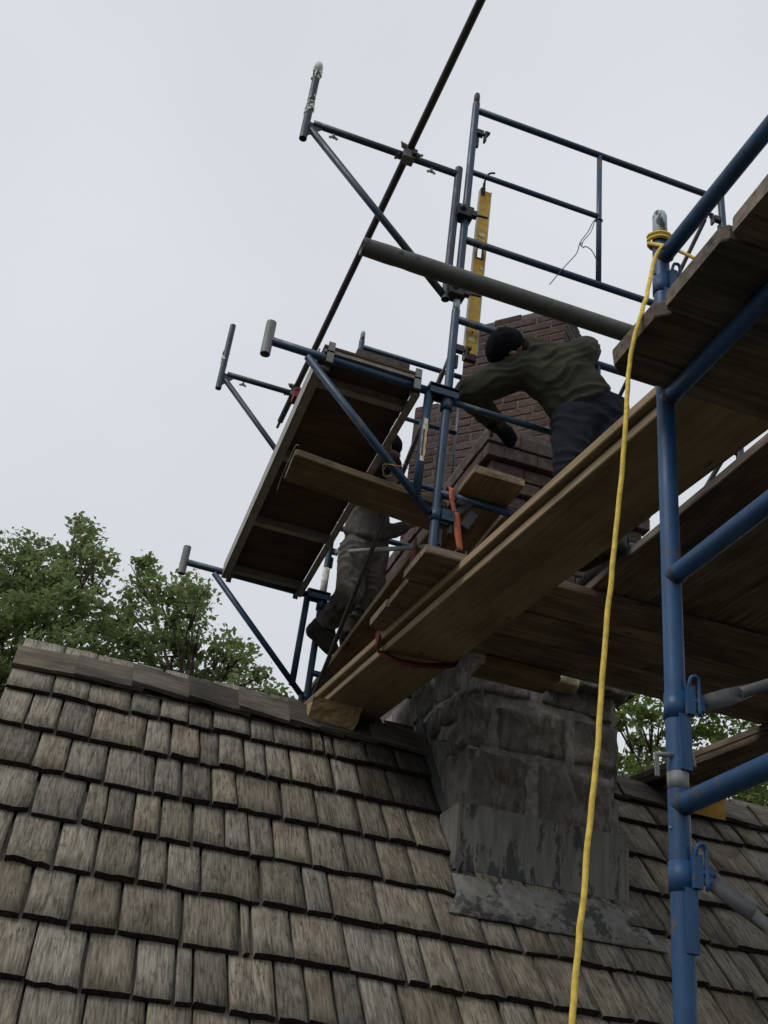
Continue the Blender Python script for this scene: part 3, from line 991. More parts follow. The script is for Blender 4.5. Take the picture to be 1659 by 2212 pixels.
# ---- side brackets hung on the left posts
def wing_nut(t, p):
    p = Vector(p); m = MB()
    m.tube(p, p - Vector((0, 0, .035)), .006, 8)
    for s in (-1, 1):
        m.obox(p + Vector((s * .012, 0, -.03)), (1, 0, s * -.7), (0, 1, 0), (s * .7, 0, 1), .026, .006, .014)
    m.build('wing_nut', 'galv_steel', t)

def clamp(t, p, mat='black_metal', bolt=1):
    p = Vector(p); m = MB()
    m.box(p - Vector((.055, .036, .035)), p + Vector((.032, .036, .035)))
    m.tube(p + Vector((-.02, -.03, .028)), p + Vector((.02, .035, .03)), .016, 8)
    m.tube(p + Vector((.02, -.03, -.012)), p + Vector((.11 * bolt, -.04, -.012)), .007, 8)
    m.box(p + Vector((.02, -.045, -.03)), p + Vector((.05, -.015, .006)))
    m.ball(p + Vector((-.03, -.035, .01)), .022)
    m.build('clamp', mat, t)

def guard_bracket(label, Y, dz, tape):
    za = 4.738 + dz
    t = thing('guard_bracket', label, 'bracket', (1.237, Y, 3.82 + dz), 'slate guardrail brackets clamped to the left posts')
    m = MB(); m.tube((.40, Y, za), (1.237, Y, za), TR * .93, 14); m.build('arm', 'slate_paint', t)
    m = MB(); m.tube((.362, Y, 4.60 + dz), (.362, Y, 5.165 + dz), TR * .98, 14, True); g = m.build('guard_post', 'slate_paint', t)
    m = MB(); m.tube((.395, Y, za - .05), (1.232, Y, 3.835 + dz), TR * .9, 14); m.build('diagonal', 'slate_paint', t)
    m = MB(); m.tube((1.237, Y, 3.815 + dz), (1.237, Y, 4.785 + dz), TR, 14, True); m.build('upright', 'slate_paint', t)
    m = MB(); m.add([(.38, Y - .006, za), (.47, Y - .006, za), (.38, Y - .006, za - .10), (.38, Y + .006, za), (.47, Y + .006, za), (.38, Y + .006, za - .10)], [(0, 2, 1), (3, 4, 5), (0, 1, 4, 3), (1, 2, 5, 4), (2, 0, 3, 5)])
    m.build('gusset', 'slate_paint', t)
    for x in (.52, 1.08): wing_nut(t, (x, Y, za - TR))
    for z in (4.44 + dz, 3.875 + dz): clamp(t, (PX0, Y - .01, z))
    # shreds of pale tape
    m = MB()
    zz = [(4.80, 4.93)] + ([(5.085, 5.16)] if tape else [])
    for a, b in zz:
        for k in range(26 if tape else 14):
            th = random.uniform(0, 2 * pi); z = random.uniform(a, b) + dz
            r = TR + random.uniform(.0005, .003)
            c = Vector((.362 + r * cos(th), Y + r * sin(th), z))
            rad = Vector((cos(th), sin(th), 0)); tan = Vector((-sin(th), cos(th), 0))
            m.obox(c, (tan + rad * random.uniform(-.4, .9)).normalized(), Vector((0, 0, 1)), rad, random.uniform(.008, .026), random.uniform(.006, .03), .0015)
    m.build('tape_shreds', 'white_tape', t)['kind'] = 'stuff'
    if tape:
        m = MB()
        m.path([(.362, Y, 5.14 + dz), (.362, Y, 5.19 + dz), (.362, Y, 5.215 + dz), (.362, Y, 5.225 + dz)], [.024, .026, .021, .012], 9)
        m.build('taped_end', 'white_tape', t)
    return t
guard_bracket('nearer upper guardrail bracket with ragged tape round its post top', Y1, 0, True)
guard_bracket('farther left guardrail bracket with plain post end against the sky', Y2, -.16, False)

def side_bracket(label, Y, dz, sticker):
    za = 3.215 + dz
    t = thing('side_bracket', label, 'bracket', (1.28, Y, 2.5 + dz), 'blue side brackets carrying the platform')
    m = MB(); m.tube((.41, Y, za + .015), (1.235, Y, za), TR * .98, 16); m.build('arm', 'blue_paint', t)
    m = MB(); m.tube((.405, Y, 3.145 + dz), (.405, Y, 3.335 + dz), TR * 1.12, 16, True); m.build('rail_socket', 'galv_steel', t)
    m = MB(); m.tube((.60, Y, za - .012), (1.27, Y, 2.545 + dz), TR * .88, 14); m.build('diagonal', 'blue_paint', t)
    m = MB(); m.tube((1.205, Y, za), (1.198, Y, 2.60 + dz), TR * .95, 14); m.build('upright', 'blue_paint', t)
    m = MB(); m.box((1.20, Y - .037, za - .022), (1.345, Y - .026, za + .03)); m.box((1.20, Y + .026, za - .022), (1.345, Y + .037, za + .03)); m.box((1.196, Y - .037, za + .012), (1.345, Y + .037, za + .034))
    m.build('hook', 'blue_paint', t)
    m = MB(); m.path([(PX0, Y, za - .085), (PX0, Y, za - .016)], TR + .008, 14); m.build('collar', 'blue_paint', t)
    m = MB(); m.path([(PX0, Y, 2.515 + dz), (PX0, Y, 2.575 + dz)], TR + .006, 14); m.box((PX0 + .02, Y - .032, 2.517 + dz), (PX0 + .078, Y - .022, 2.573 + dz)); m.box((PX0 + .02, Y + .022, 2.517 + dz), (PX0 + .078, Y + .032, 2.573 + dz))
    m.build('foot_clamp', 'blue_paint', t)
    m = MB(); m.tube((PX0 + .06, Y - .034, 2.548 + dz), (PX0 + .06, Y - .0305, 2.548 + dz), .007, 10); m.build('bolt_hole', 'black_metal', t)
    if sticker:
        m = MB()
        for k in range(7):
            z0 = 2.815 + k * .034
            m.obox((1.2005, Y - TR * .95 - .0012, z0), (1, 0, 0), (0, 0, 1), (0, 1, 0), .019 + .004 * (k % 2), .036, .0016)
        lb = m.build('sticker', 'label_white', t)
        m = MB(); m.obox((1.2045, Y - TR * .95 - .003, 2.905), (1, 0, 0), (0, 0, 1), (0, 1, 0), .0045, .20, .0016); m.build('sticker_stripe', 'label_yellow', lb)
        m = MB(); m.obox((1.1955, Y - TR * .95 - .003, 2.90), (1, 0, 0), (0, 0, 1), (0, 1, 0), .0075, .15, .0016); m.build('sticker_print', 'black_metal', lb)
    return t
side_bracket('nearer blue side bracket with peeling yellow and white sticker', Y1, 0, True)
side_bracket('farther blue side bracket low at left below the platform end', Y2, -.13, False)

# wire tie round the near bracket's diagonal
m = MB()
c = Vector((1.075, Y1 + .03, 2.735))
for k in range(3):
    m.path([c + Vector((cos(a) * (.032 + .004 * k), sin(a) * .05, sin(a * 2 + k) * .010 + k * .006 - .005)) for a in [i * 2 * pi / 18 for i in range(19)]], .0016, 6)
m.path(smooth_pts([c + Vector((.02, -.04, 0)), c + Vector((.05, -.05, .02)), c + Vector((.07, -.03, .012))]), .0014, 6)
m.path(smooth_pts([c + Vector((.02, -.03, 0)), c + Vector((.06, -.02, -.03)), c + Vector((.075, -.02, -.09))]), .0014, 6)
o = m.build('wire_tie', 'wire_copper', origin=c)
tag(o, 'twist of copper wire tied round the blue bracket diagonal', 'wire')

# ---- long dark pole clamped over both guard brackets
m = MB()
PA, PB = Vector((.940, 3.95, 4.738 + .044)), Vector((.883, 6.08, 4.578 + .044))
pd = (PB - PA).normalized()
m.tube(PA - pd * 3.4, PA + pd * 2.52, TR, 16)
pole = m.build('guard_pole', 'dark_steel', origin=PA + pd * 2.52)
tag(pole, 'long dark steel pole rising across the sky to the top edge', 'pole')
m = MB(); m.tube(PA + pd * 2.50, PA + pd * 2.60, .010, 10); m.build('end_pin', 'dark_steel', pole)
def swivel(label, p, s=1.0):
    p = Vector(p); m = MB()
    m.box(p + Vector((-.034, -.032, -.074)) * s, p + Vector((.034, .032, -.012)) * s)
    m.path([p - pd * .028 + Vector((0, 0, 0)), p + pd * .028], TR + .007, 12)
    for dx, dy, dzz in ((.045, -.03, -.045), (-.04, -.035, -.01), (.04, .03, .015), (-.045, .02, -.04)):
        m.ball(p + Vector((dx, dy, dzz)), .017, 8, 5)
        m.tube(p + Vector((dx, dy, dzz)), p + Vector((dx * 1.5, dy * 1.7, dzz - .01)), .0075, 7)
    t = m.build('pipe_clamp', 'galv_steel', origin=p)
    tag(t, label, 'clamp', 'clamps on the long pole')
    m = MB(); m.box(p + Vector((.012, -.055, -.062)), p + Vector((.036, -.03, -.03))); m.build('nut', 'dark_steel', t)
swivel('steel pipe clamp joining the long pole to the nearer bracket', PA)
swivel('steel pipe clamp joining the long pole to the farther bracket', PB)
m = MB(); m.box((.86, 5.93, 4.45), (.98, 6.03, 4.50)); m.box((.86, 5.93, 4.51), (.98, 6.03, 4.53))
o = m.build('red_block', 'red_wood', origin=(.92, 5.98, 4.45)); tag(o, 'small dark red block under the farther pole clamp', 'block')

# ---- aluminium and plywood platform on the side brackets
pt = thing('scaffold_platform', 'aluminium framed plywood platform seen from below at left', 'platform', (.9, Y1, 3.2))
def dk(x, y, z):   # the platform falls slightly to the far bracket
    return Vector((x, y, z - .13 * (y - Y1) / (Y2 - Y1)))
m = MB()
ya, yb = Y1 - .035, Y2 + .05
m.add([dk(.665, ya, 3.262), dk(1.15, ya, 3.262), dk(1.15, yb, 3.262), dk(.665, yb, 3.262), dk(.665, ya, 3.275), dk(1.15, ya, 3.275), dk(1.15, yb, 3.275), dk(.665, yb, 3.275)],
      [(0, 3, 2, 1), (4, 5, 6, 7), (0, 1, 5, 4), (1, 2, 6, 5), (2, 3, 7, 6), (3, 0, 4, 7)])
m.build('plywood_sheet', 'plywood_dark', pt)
for x, s in ((.652, 1), (1.163, -1)):
    m = MB()
    for (xa, xb, za, zb) in ((x - .004, x + .004, 3.185, 3.285), (min(x, x + s * .032), max(x, x + s * .042), 3.185, 3.192)):
        m.add([dk(xa, ya + .05, za), dk(xb, ya + .05, za), dk(xb, yb - .05, za), dk(xa, yb - .05, za), dk(xa, ya + .05, zb), dk(xb, ya + .05, zb), dk(xb, yb - .05, zb), dk(xa, yb - .05, zb)],
              [(0, 3, 2, 1), (4, 5, 6, 7), (0, 1, 5, 4), (1, 2, 6, 5), (2, 3, 7, 6), (3, 0, 4, 7)])
    m.build('side_rail', 'aluminium_old', pt)
for y in (4.13, 4.77, 5.44, 6.03):
    m = MB()
    p, q = dk(.66, y, 3.236), dk(1.155, y, 3.236)
    m.obox((p + q) / 2, (1, 0, 0), (0, 1, 0), (0, 0, 1), .49, .045, .045)
    m.build('crosspiece', 'aluminium_old', pt)
for y, z in ((Y1, 3.215), (Y2, 3.085)):
    m = MB(); m.box((.67, y - .028, z + .028), (1.15, y + .028, z + .055)); m.build('end_channel', 'aluminium_old', pt)
    for x in (.70, 1.135):
        m = MB()
        m.box((x - .016, y - .037, z - .032), (x + .016, y - .027, z + .085)); m.box((x - .016, y + .027, z - .032), (x + .016, y + .037, z + .085)); m.box((x - .016, y - .037, z + .024), (x + .016, y + .037, z + .034))
        m.build('hook', 'galv_steel', pt)

# loose perforated brick on the platform's near end
bt = thing('loose_brick', 'loose perforated brick lying on the near end of the platform', 'brick', (.95, 4.15, 3.275))
m = MB()
bx0, bx1, bz0, bz1 = .845, 1.115, 3.275, 3.40
by0, by1 = 4.02, 4.14
hs = [.915, .98, 1.045]; hr = .021; hz = 3.337
# front face with three holes: frame of small boxes round recessed dark cores
xs_ = [bx0] + sum([[h - hr, h + hr] for h in hs], []) + [bx1]
m.box((bx0, by0, bz0), (bx1, by1, hz - hr)); m.box((bx0, by0, hz + hr), (bx1, by1, bz1))
for i in range(0, len(xs_) - 1, 2):
    m.box((xs_[i], by0 + .0005, hz - hr - .001), (xs_[i + 1], by1, hz + hr + .001))
m.build('body', 'brick_sooty', bt)
for h in hs:
    m = MB(); m.box((h - hr, by0 + .02, hz - hr), (h + hr, by1 - .005, hz + hr)); m.build('core_hole', 'black_metal', bt)

# ---- planks and beams
def plank(name, label, p0, p1, width, th, mat, cat='plank', group=None, clip=0.0, roll=0.0, sag=0.0, rough=.003):
    """p0, p1: middle of the underside at both ends"""
    p0, p1 = Vector(p0), Vector(p1)
    d = (p1 - p0); L = d.length; d.normalize()
    side = Vector((0, 0, 1)).cross(d).normalized()
    up = d.cross(side).normalized()
    if roll:
        q = Matrix.Rotation(roll, 3, d); side = q @ side; up = q @ up
    NS = 14
    c = .004
    vs, fs = [], []
    sd = random.uniform(0, 40)
    prof = [(-width / 2 + c, 0), (width / 2 - c, 0), (width / 2, c), (width / 2, th - c), (width / 2 - c, th), (-width / 2 + c, th), (-width / 2, th - c), (-width / 2, c)]
    ts = [0, .0] if False else [0] + [min(1, .012)] + [i / (NS - 1) for i in range(1, NS - 1)] + [.988, 1]
    ts = sorted(set(ts))
    if clip:
        k = clip / L
        ts = sorted(set([0, k, 1 - k, 1] + [t for t in ts if k < t < 1 - k]))
    for t in ts:
        ww = 1.0
        if clip and (t == 0 or t == 1): ww = 1 - 2 * clip * .85 / width
        elif not clip and (t == 0 or t == 1): ww = 1 - .004 / width
        for (a, b) in prof:
            nz = mnoise.noise((t * 7 + sd, a * 5, b * 9)) * rough
            vs.append(Vector((t * L + (mnoise.noise((a * 30, b * 40, sd + t)) * rough * 1.5 if t in (0, 1) else 0), a * ww + nz, b + nz * .6 - sag * sin(pi * t))))
    n = len(prof)
    for i in range(len(ts) - 1):
        for k in range(n):
            a, b = i * n + k, i * n + (k + 1) % n
            fs.append((a, b, b + n, a + n)[::-1])
    fs.append(tuple(range(n))); fs.append(tuple((len(ts) - 1) * n + k for k in range(n))[::-1])
    me = bpy.data.meshes.new(name)
    me.from_pydata([tuple(v) for v in vs], [], fs)
    me.materials.append(MATS[mat]); me.update()
    o = bpy.data.objects.new(name, me)
    COL.objects.link(o)
    o.matrix_world = Matrix(((d.x, side.x, up.x, p0.x), (d.y, side.y, up.y, p0.y), (d.z, side.z, up.z, p0.z), (0, 0, 0, 1)))
    WLOC[o.name] = p0
    return tag(o, label, cat, group)

# two stacked timber beams from the ridge towards the eye (left), and their twin at right
GB = 'stacked pale beams from the ridge to the near scaffold'
LW = .35
def lx(y): return 1.293 + (5.65 - y) * .0795
for i, (z, ox, nm) in enumerate(((2.229, .016, 'lower of the two stacked pale timber beams running up to the right'), (2.281, -.012, 'upper of the two stacked pale timber beams running up to the right'))):
    plank('timber_beam', nm, (lx(6.02) + LW / 2 + ox, 6.02, z), (lx(1.35) + LW / 2 + ox, 1.35, z), LW, .0405, 'beam_wood', 'beam', GB, rough=.0012)
for i, (z, nm) in enumerate(((2.236, 'lower dark timber beam over the ridge at the right edge'), (2.280, 'upper dark timber beam over the ridge at the right edge'))):
    plank('timber_beam', nm, (3.385 + LW / 2, 6.05, z), (3.90 + LW / 2, 1.6, z), LW, .0405, 'old_plank', 'beam', GB, rough=.0015)

# planks across the beams, under the near frame
GX = 'old planks laid across the beams'
for i, (ya_, nm) in enumerate(((3.905, 'old plank across the beams under the blue frame post, nearest of three'), (4.195, 'old plank across the beams, middle of three, just behind the post foot'), (4.485, 'old plank across the beams, farthest of three, above the red strap'))):
    plank('plank', nm, (1.255 + .03 * (i == 1) + .02 * (i == 2), ya_ + .14, 2.3215 + .001 * i), (4.25, ya_ + .14, 2.3215), .282, .040, 'old_plank', 'plank', GX, clip=.02 if i == 2 else 0, rough=.004)
plank('plank', 'short board end under the crosswise planks over the stone', (1.90, 4.84, 2.279), (2.32, 4.84, 2.279), .22, .040, 'plank_tan', 'plank')
# planks running towards the eye on top of those
GY = 'planks of the right hand deck running towards the viewer'
plank('plank', 'long plank beside the sky gap, left edge of the right deck', (2.185, 4.9, 2.364), (2.235, 1.2, 2.364), .29, .042, 'old_plank', 'plank', GY)
plank('plank', 'long plank behind the blue post, second from the sky gap', (2.485, 4.85, 2.364), (2.535, 1.2, 2.364), .29, .040, 'old_plank', 'plank', GY)
plank('plank', 'long plank of the right deck with a pale seam, third from the gap', (2.782, 4.85, 2.366), (2.832, 1.2, 2.366), .29, .040, 'old_plank', 'plank', GY)
plank('plank', 'long plank of the right deck at the right picture edge', (3.072, 4.85, 2.365), (3.122, 1.2, 2.365), .28, .040, 'old_plank', 'plank', GY)
# platform planks between near and far frame
GP = 'planks on the low rails between near and far frames'
plank('plank', 'plank with bright sawn end resting on the low blue rail', (1.52, 3.76, 2.698), (1.49, 6.35, 2.56), .25, .040, 'plank_tan', 'plank', GP)
plank('plank', 'plank against the brick base beside the sawn ended plank', (1.80, 4.02, 2.699), (1.76, 6.3, 2.56), .27, .040, 'plank_tan', 'plank', GP)
plank('plank', 'weathered plank tied crosswise behind the blue bracket diagonal', (.645, 4.185, 2.735), (1.385, 4.155, 2.655), .235, .036, 'plank_tan', 'plank', None, clip=.012)
# bent wire at its end
m = MB(); m.path(smooth_pts([(.655, 4.07, 2.79), (.642, 4.08, 2.79), (.634, 4.14, 2.75), (.628, 4.24, 2.70), (.626, 4.28, 2.66)]), .0022, 6)
o = m.build('bent_wire', 'galv_steel', origin=(.64, 4.1, 2.7)); tag(o, 'thin bent wire hanging at the tied plank end', 'wire')
# near deck planks on the near frame
GN = 'rough near deck planks with clipped corners'
for i, (yc, xe, nm) in enumerate(((1.688, .985, 'near deck plank with clipped end beside the yellow rope'), (1.448, .988, 'near deck plank with clipped end, second from the rope'), (1.208, .995, 'near deck plank at the right picture edge, third from the rope'), (.968, 1.0, 'near deck plank farthest from the rope'))):
    plank('plank', nm, (xe, yc, 1.684), (3.45, yc, 1.684), .236, .044, 'old_plank', 'plank', GN, clip=.030 if i == 0 else .014, rough=.005)

# ---- big galvanised tube carrying the beams
m = MB()
z, y = 2.207, 2.185
xs_ = [.425, .44, .455, .50, .52, .535, .555, .575, .60, 1.9, 3.9]
rr = [.0262, .0262, .0265, .0275, .0272, .0262, .0262, .0275, .0278, .0278, .0278]
m.path([(x, y, z) for x in xs_], rr, 20, True, None, True)
t = m.build('bearer_tube', 'tube_steel', origin=(.425, y, z)); tag(t, 'thick grey galvanised tube jutting left across the sky', 'tube')
for x in (.535, .585):
    m = MB(); m.tube((x, y - .0275, z - .002), (x, y - .024, z - .002), .0055, 10); m.build('bolt_hole', 'black_metal', t)

# ---- near scaffold frame (its frame lies along the view)
NX, NY = 1.15, 1.82
def near_frame(label, zb, zt, bars, pin):
    t = thing('scaffold_section', label, 'scaffold frame', (NX, NY, zb), 'bright blue frames of the near scaffold')
    for yy in (NY, NY - 1.52):
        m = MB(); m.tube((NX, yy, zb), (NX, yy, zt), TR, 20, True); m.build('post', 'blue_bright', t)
        if pin:
            m = MB(); m.path([(NX, yy, zt - .03), (NX, yy, zt + .085), (NX, yy, zt + .098), (NX, yy, zt + .104)], [.0192, .0192, .016, .007], 18); m.build('coupling_pin', 'pin_steel', t)
    for z in bars:
        m = MB(); m.tube((NX, NY, z), (NX, NY - 1.52, z), TR * .98, 18); m.build('rail', 'blue_bright', t)
        m = MB(); m.path([(NX, NY - .018, z), (NX, NY - .024, z), (NX, NY - .030, z)], [TR * 1.0, TR * 1.10, TR * 1.0], 18, False); m.build('weld', 'dark_steel', t)
    return t
n_up = near_frame('near blue scaffold post and rails with the yellow rope tied on', .742, 2.205, (2.128, 1.662, 1.178), True)
n_lo = near_frame('near lower blue scaffold frame running out of the bottom edge', -H, .706, (.675, .17, -.9, -2.0), False)
m = MB(); m.tube((NX, NY, .707), (NX, NY, .741), TR * .985, 18); m.build('coupling_collar', 'galv_steel', n_lo)

def big_lock(parent, z, sgn):
    """brace stud with its drop lock, plate and sleeve on the near post, facing right"""
    m = MB()
    p = Vector((NX, NY, z))
    m.path([p + Vector((0, 0, -.033)), p + Vector((0, 0, .022))], TR + .0022, 18)
    m.box(p + Vector((.008, -.034, -.028)), p + Vector((.026, -.018, .034)))
    m.path(smooth_pts([p + Vector((.012, -.03, .03)), p + Vector((.016, -.036, .05)), p + Vector((.03, -.036, .052)), p + Vector((.034, -.034, .03)), p + Vector((.034, -.034, -.03))], 5), .0042, 8)
    m.tube(p + Vector((.01, -.026, 0)), p + Vector((.052, -.03, .004)), .0075, 10)
    m.box(p + Vector((.038, -.034, -.016)), p + Vector((.046, -.02, .018)))
    b = m.build('brace_lock', 'blue_bright', parent)
    m = MB()
    m.obox(p + Vector((.006, -.019, -.085)), (1, 0, 0), (0, 0, 1), (0, 1, 0), .026, .115, .012)
    m.build('lock_channel', 'blue_bright', parent)
for z, par in ((2.04, n_up), (.885, n_up), (.545, n_lo)):
    big_lock(par, z, 1)
m = MB(); m.tube((NX - .055, NY - .01, .765), (NX - .015, NY - .01, .772), .0052, 10); m.obox((NX - .053, NY - .012, .742), (1, 0, 0), (0, 0, 1), (0, 1, 0), .009, .042, .003)
m.path(smooth_pts([(NX + .02, NY - .012, .79), (NX + .026, NY - .014, .775), (NX + .029, NY - .014, .755)]), .004, 8)
m.build('toggle_pin', 'galv_steel', n_up)
m = MB()
for s in (-1, 1): m.ball((NX + s * (TR + .0005), NY - .004, .628), .0035, 8, 5)
m.build('rivet', 'galv_steel', n_lo)
m = MB()
for s in (-1, 1): m.ball((NX + s * (TR + .0005), NY - .004, 2.068), .0035, 8, 5)
m.build('rivet', 'dark_steel', n_up)
# near braces to the right
GNB = 'braces leaving the near post to the right'
brace('grey flat ended brace rising right from the near post', (NX + .045, NY - .028, .885), (NX + 2.1, NY - .028, .885 + 1.05), 'brace_steel', .0125, GNB, .02)
brace('grey flat ended brace falling right from the near post', (NX + .045, NY - .028, .540), (NX + 2.1, NY - .028, .540 - 1.15), 'brace_steel', .0125, GNB, .02)
brace('dark flat brace falling right behind the near deck planks', (NX + .045, NY - .028, 2.035), (NX + 2.1, NY - .028, 2.035 - 1.10), 'brace_steel', .0125, GNB, .02)

# ---- spirit level hanging on the upper frame
lv = thing('spirit_level', 'long yellow spirit level hanging from the upper blue rail', 'level', (1.42, 4.02, 3.53))
LX, LY = 1.419, 4.012
def lvx(z): return LX + (z - 4.15) * .007
hw = .030
m = MB()
zs = [3.53, 4.075, 4.215, 4.765]
def lbox(x0, x1, z0, z1, y0=LY - .011, y1=LY + .011):
    m.add([(lvx(z0) + x0, y0, z0), (lvx(z0) + x1, y0, z0), (lvx(z0) + x1, y1, z0), (lvx(z0) + x0, y1, z0), (lvx(z1) + x0, y0, z1), (lvx(z1) + x1, y0, z1), (lvx(z1) + x1, y1, z1), (lvx(z1) + x0, y1, z1)],
          [(0, 3, 2, 1), (4, 5, 6, 7), (0, 1, 5, 4), (1, 2, 6, 5), (2, 3, 7, 6), (3, 0, 4, 7)])
# body left open at two hand holes
lbox(-hw, hw, 3.565, 3.985); lbox(-hw, -.016, 3.985, 4.085); lbox(.016, hw, 3.985, 4.085)
lbox(-hw, hw, 4.085, 4.225); lbox(-hw, -.016, 4.225, 4.325); lbox(.016, hw, 4.225, 4.325); lbox(-hw, hw, 4.325, 4.745)
m.build('body', 'yellow_paint', lv)
for x in (-.0325, .0325):
    m = MB(); lbox(x - .0025, x + .0025, 3.56, 4.75, LY - .013, LY + .013); m.build('edge_strip', 'pale_trim', lv)
m = MB(); lbox(-.034, .034, 3.525, 3.565, LY - .0135, LY + .0135); m.build('end_cap', 'level_cap', lv)
m = MB(); lbox(-.028, -.004, 4.70, 4.765, LY - .0135, LY + .0135); m.build('end_cap', 'level_cap', lv)
for z0 in (3.985, 4.225):
    m = MB()
    for (x0, x1, za, zb) in ((-.020, -.0155, z0 - .004, z0 + .104), (.0155, .020, z0 - .004, z0 + .104), (-.02, .02, z0 - .006, z0 + .004), (-.02, .02, z0 + .096, z0 + .106)):
        lbox(x0, x1, za, zb, LY - .0135, LY + .0135)
    m.build('handle_trim', 'level_cap', lv)
for z0, w in ((3.655, .020), (4.155, .010), (4.40, .020)):
    m = MB(); ox = .014 if w < .015 else 0
    m.path([(lvx(z0) + ox, LY - .0135, z0), (lvx(z0) + ox, LY - .0105, z0)], w, 16); v = m.build('vial_window', 'pale_trim', lv)
    m = MB(); m.obox((lvx(z0) + ox, LY - .0145, z0 - .003), (1, 0, 0), (0, 0, 1), (0, 1, 0), w * 1.4, w * .75, .003); m.build('vial', 'vial_green', v)
m = MB()
for z0 in (3.605, 3.705, 4.00): m.path([(lvx(z0), LY - .0135, z0), (lvx(z0), LY - .011, z0)], .0055, 10)
m.build('screw', 'level_cap', lv)
m = MB()
m.obox((lvx(4.76) - .014, LY - .012, 4.765), (1, 0, 0), (0, 0, 1), (0, 1, 0), .014, .075, .008)
m.path(smooth_pts([(lvx(4.8) - .014, LY - .012, 4.79), (lvx(4.8) - .014, LY - .03, 4.83), (lvx(4.8) - .004, LY - .06, 4.836), (lvx(4.8) + .016, LY - .085, 4.822)]), .006, 8)
m.build('hook', 'black_metal', lv)

# ---- rope, cord, straps
m = MB()
loops = []
for i in range(34):
    a = i / 33 * 2 * pi * 2.1 + 2.2
    loops.append((NX + (.029 + .003 * sin(3 * a)) * cos(a), NY + .029 * sin(a), 2.215 - .030 * i / 33 + .006 * sin(a * 1.0)))
drop = [(NX + .004, NY - .034, 2.178)]
def UP(px, py, dpt):
    d = Vector(((px - 829.5) / 2350, (py - 1106) / 2350, 1))
    return RM.transposed() @ d * dpt
def UX(px, py, X):
    d = RM.transposed() @ Vector(((px - 829.5) / 2350, (py - 1106) / 2350, 1))
    return d * (X / d.x)
for (px, py, X) in ((1416, 555, 1.10), (1401, 620, 1.035), (1388, 670, .99), (1374, 716, .962), (1359, 790, .945), (1354, 880, .93), (1345, 1000, .915), (1331, 1145, .90), (1318, 1270, .885), (1302, 1450, .87), (1292, 1600, .86), (1276, 1760, .845), (1258, 1960, .825), (1244, 2100, .81), (1235, 2212, .80), (1226, 2330, .79)):
    drop.append(UX(px, py, X))
p = smooth_pts(drop, 10)
p = [q + Vector((mnoise.noise((i * .23, 0, 1)), mnoise.noise((i * .23, 5, 1)), 0)) * .0018 * min(1, i / 20) for i, q in enumerate(p)]
m.path(loops + p[4:], .0052, 10)
rope = m.build('rope', 'yellow_rope', origin=(NX, NY, 2.2)); tag(rope, 'yellow rope tied to the near blue post and hanging down', 'rope')
m = MB(); m.path(smooth_pts([(NX + .03, NY - .005, 2.185), (NX + .07, NY - .05, 2.12), (1.25, 1.68, 1.99), (1.33, 1.60, 1.735), (1.42, 1.56, 1.735)]), .0048, 8)
m.build('rope_tail', 'yellow_rope', rope)
# thin dark cord on the frame's upright
m = MB()
cx, cy = 2.1, Y1 - .022
m.path([(2.1 + (TR * .78 + .003) * cos(a), Y1 + (TR * .78 + .003) * sin(a), 4.765 + .004 * sin(a)) for a in [i * 2 * pi / 16 for i in range(17)]], .0035, 6)
m.path(smooth_pts([(2.09, cy, 4.76), (2.055, cy, 4.72), (2.02, cy, 4.62), (1.975, cy, 4.52), (1.955, cy, 4.43), (1.92, cy, 4.36), (1.865, cy, 4.26), (1.80, cy, 4.13)]), .0028, 6)
m.path(smooth_pts([(2.06, cy - .005, 4.72), (2.035, cy - .005, 4.62), (1.99, cy - .005, 4.53), (1.985, cy, 4.50)]), .0025, 6)
m.path(smooth_pts([(1.985, cy, 4.52), (1.97, cy - .01, 4.49), (1.99, cy - .01, 4.475), (2.005, cy, 4.50), (2.04, cy, 4.49), (2.07, cy, 4.44), (2.085, cy, 4.38)]), .0028, 6)
o = m.build('cord', 'black_metal', origin=(2.1, Y1, 4.76)); tag(o, 'thin dark knotted cord hanging from the upper frame upright', 'cord')
# orange ratchet strap on the low rail
st = thing('ratchet_strap', 'orange ratchet strap with black buckle hanging from the low rail', 'strap', (1.38, Y1, 2.36))
m = MB()
m.ribbon(smooth_pts([(1.352, Y1 + .022, 2.69), (1.354, Y1, 2.707), (1.356, Y1 - .023, 2.69), (1.362, Y1 - .024, 2.64), (1.378, Y1 - .02, 2.585), (1.392, Y1 - .02, 2.565)], 5), (1, 0, 0), [.028] * 16 + [.020] * 6 + [.012] * 4, .003)
m.build('webbing', 'orange_strap', st)
m = MB()
m.ribbon(smooth_pts([(1.388, Y1 - .02, 2.575), (1.392, Y1 - .022, 2.55), (1.402, Y1 - .022, 2.48), (1.414, Y1 - .022, 2.42), (1.424, Y1 - .02, 2.39)], 5), (1, 0, .0), [.028] * 3 + [.032] * 10 + [.028] * 6 + [.018] * 3, .004)
m.build('webbing', 'orange_strap', st)
m = MB()
m.obox((1.425, Y1 + .005, 2.615), (1, 0, -.8), (0, 1, 0), (.8, 0, 1), .03, .05, .10)
m.obox((1.452, Y1 + .0, 2.555), (1, 0, -.5), (0, 1, 0), (.5, 0, 1), .042, .055, .10)
m.tube((1.405, Y1 - .03, 2.635), (1.405, Y1 + .035, 2.635), .018, 10)
m.build('ratchet_buckle', 'black_metal', st)
m = MB(); m.path(smooth_pts([(1.424, Y1 - .02, 2.40), (1.405, Y1 - .02, 2.385), (1.402, Y1 - .02, 2.368), (1.42, Y1 - .02, 2.362), (1.448, Y1 - .02, 2.368), (1.452, Y1 - .02, 2.39)]), .004, 7)
m.build('wire_hook', 'dark_steel', st)
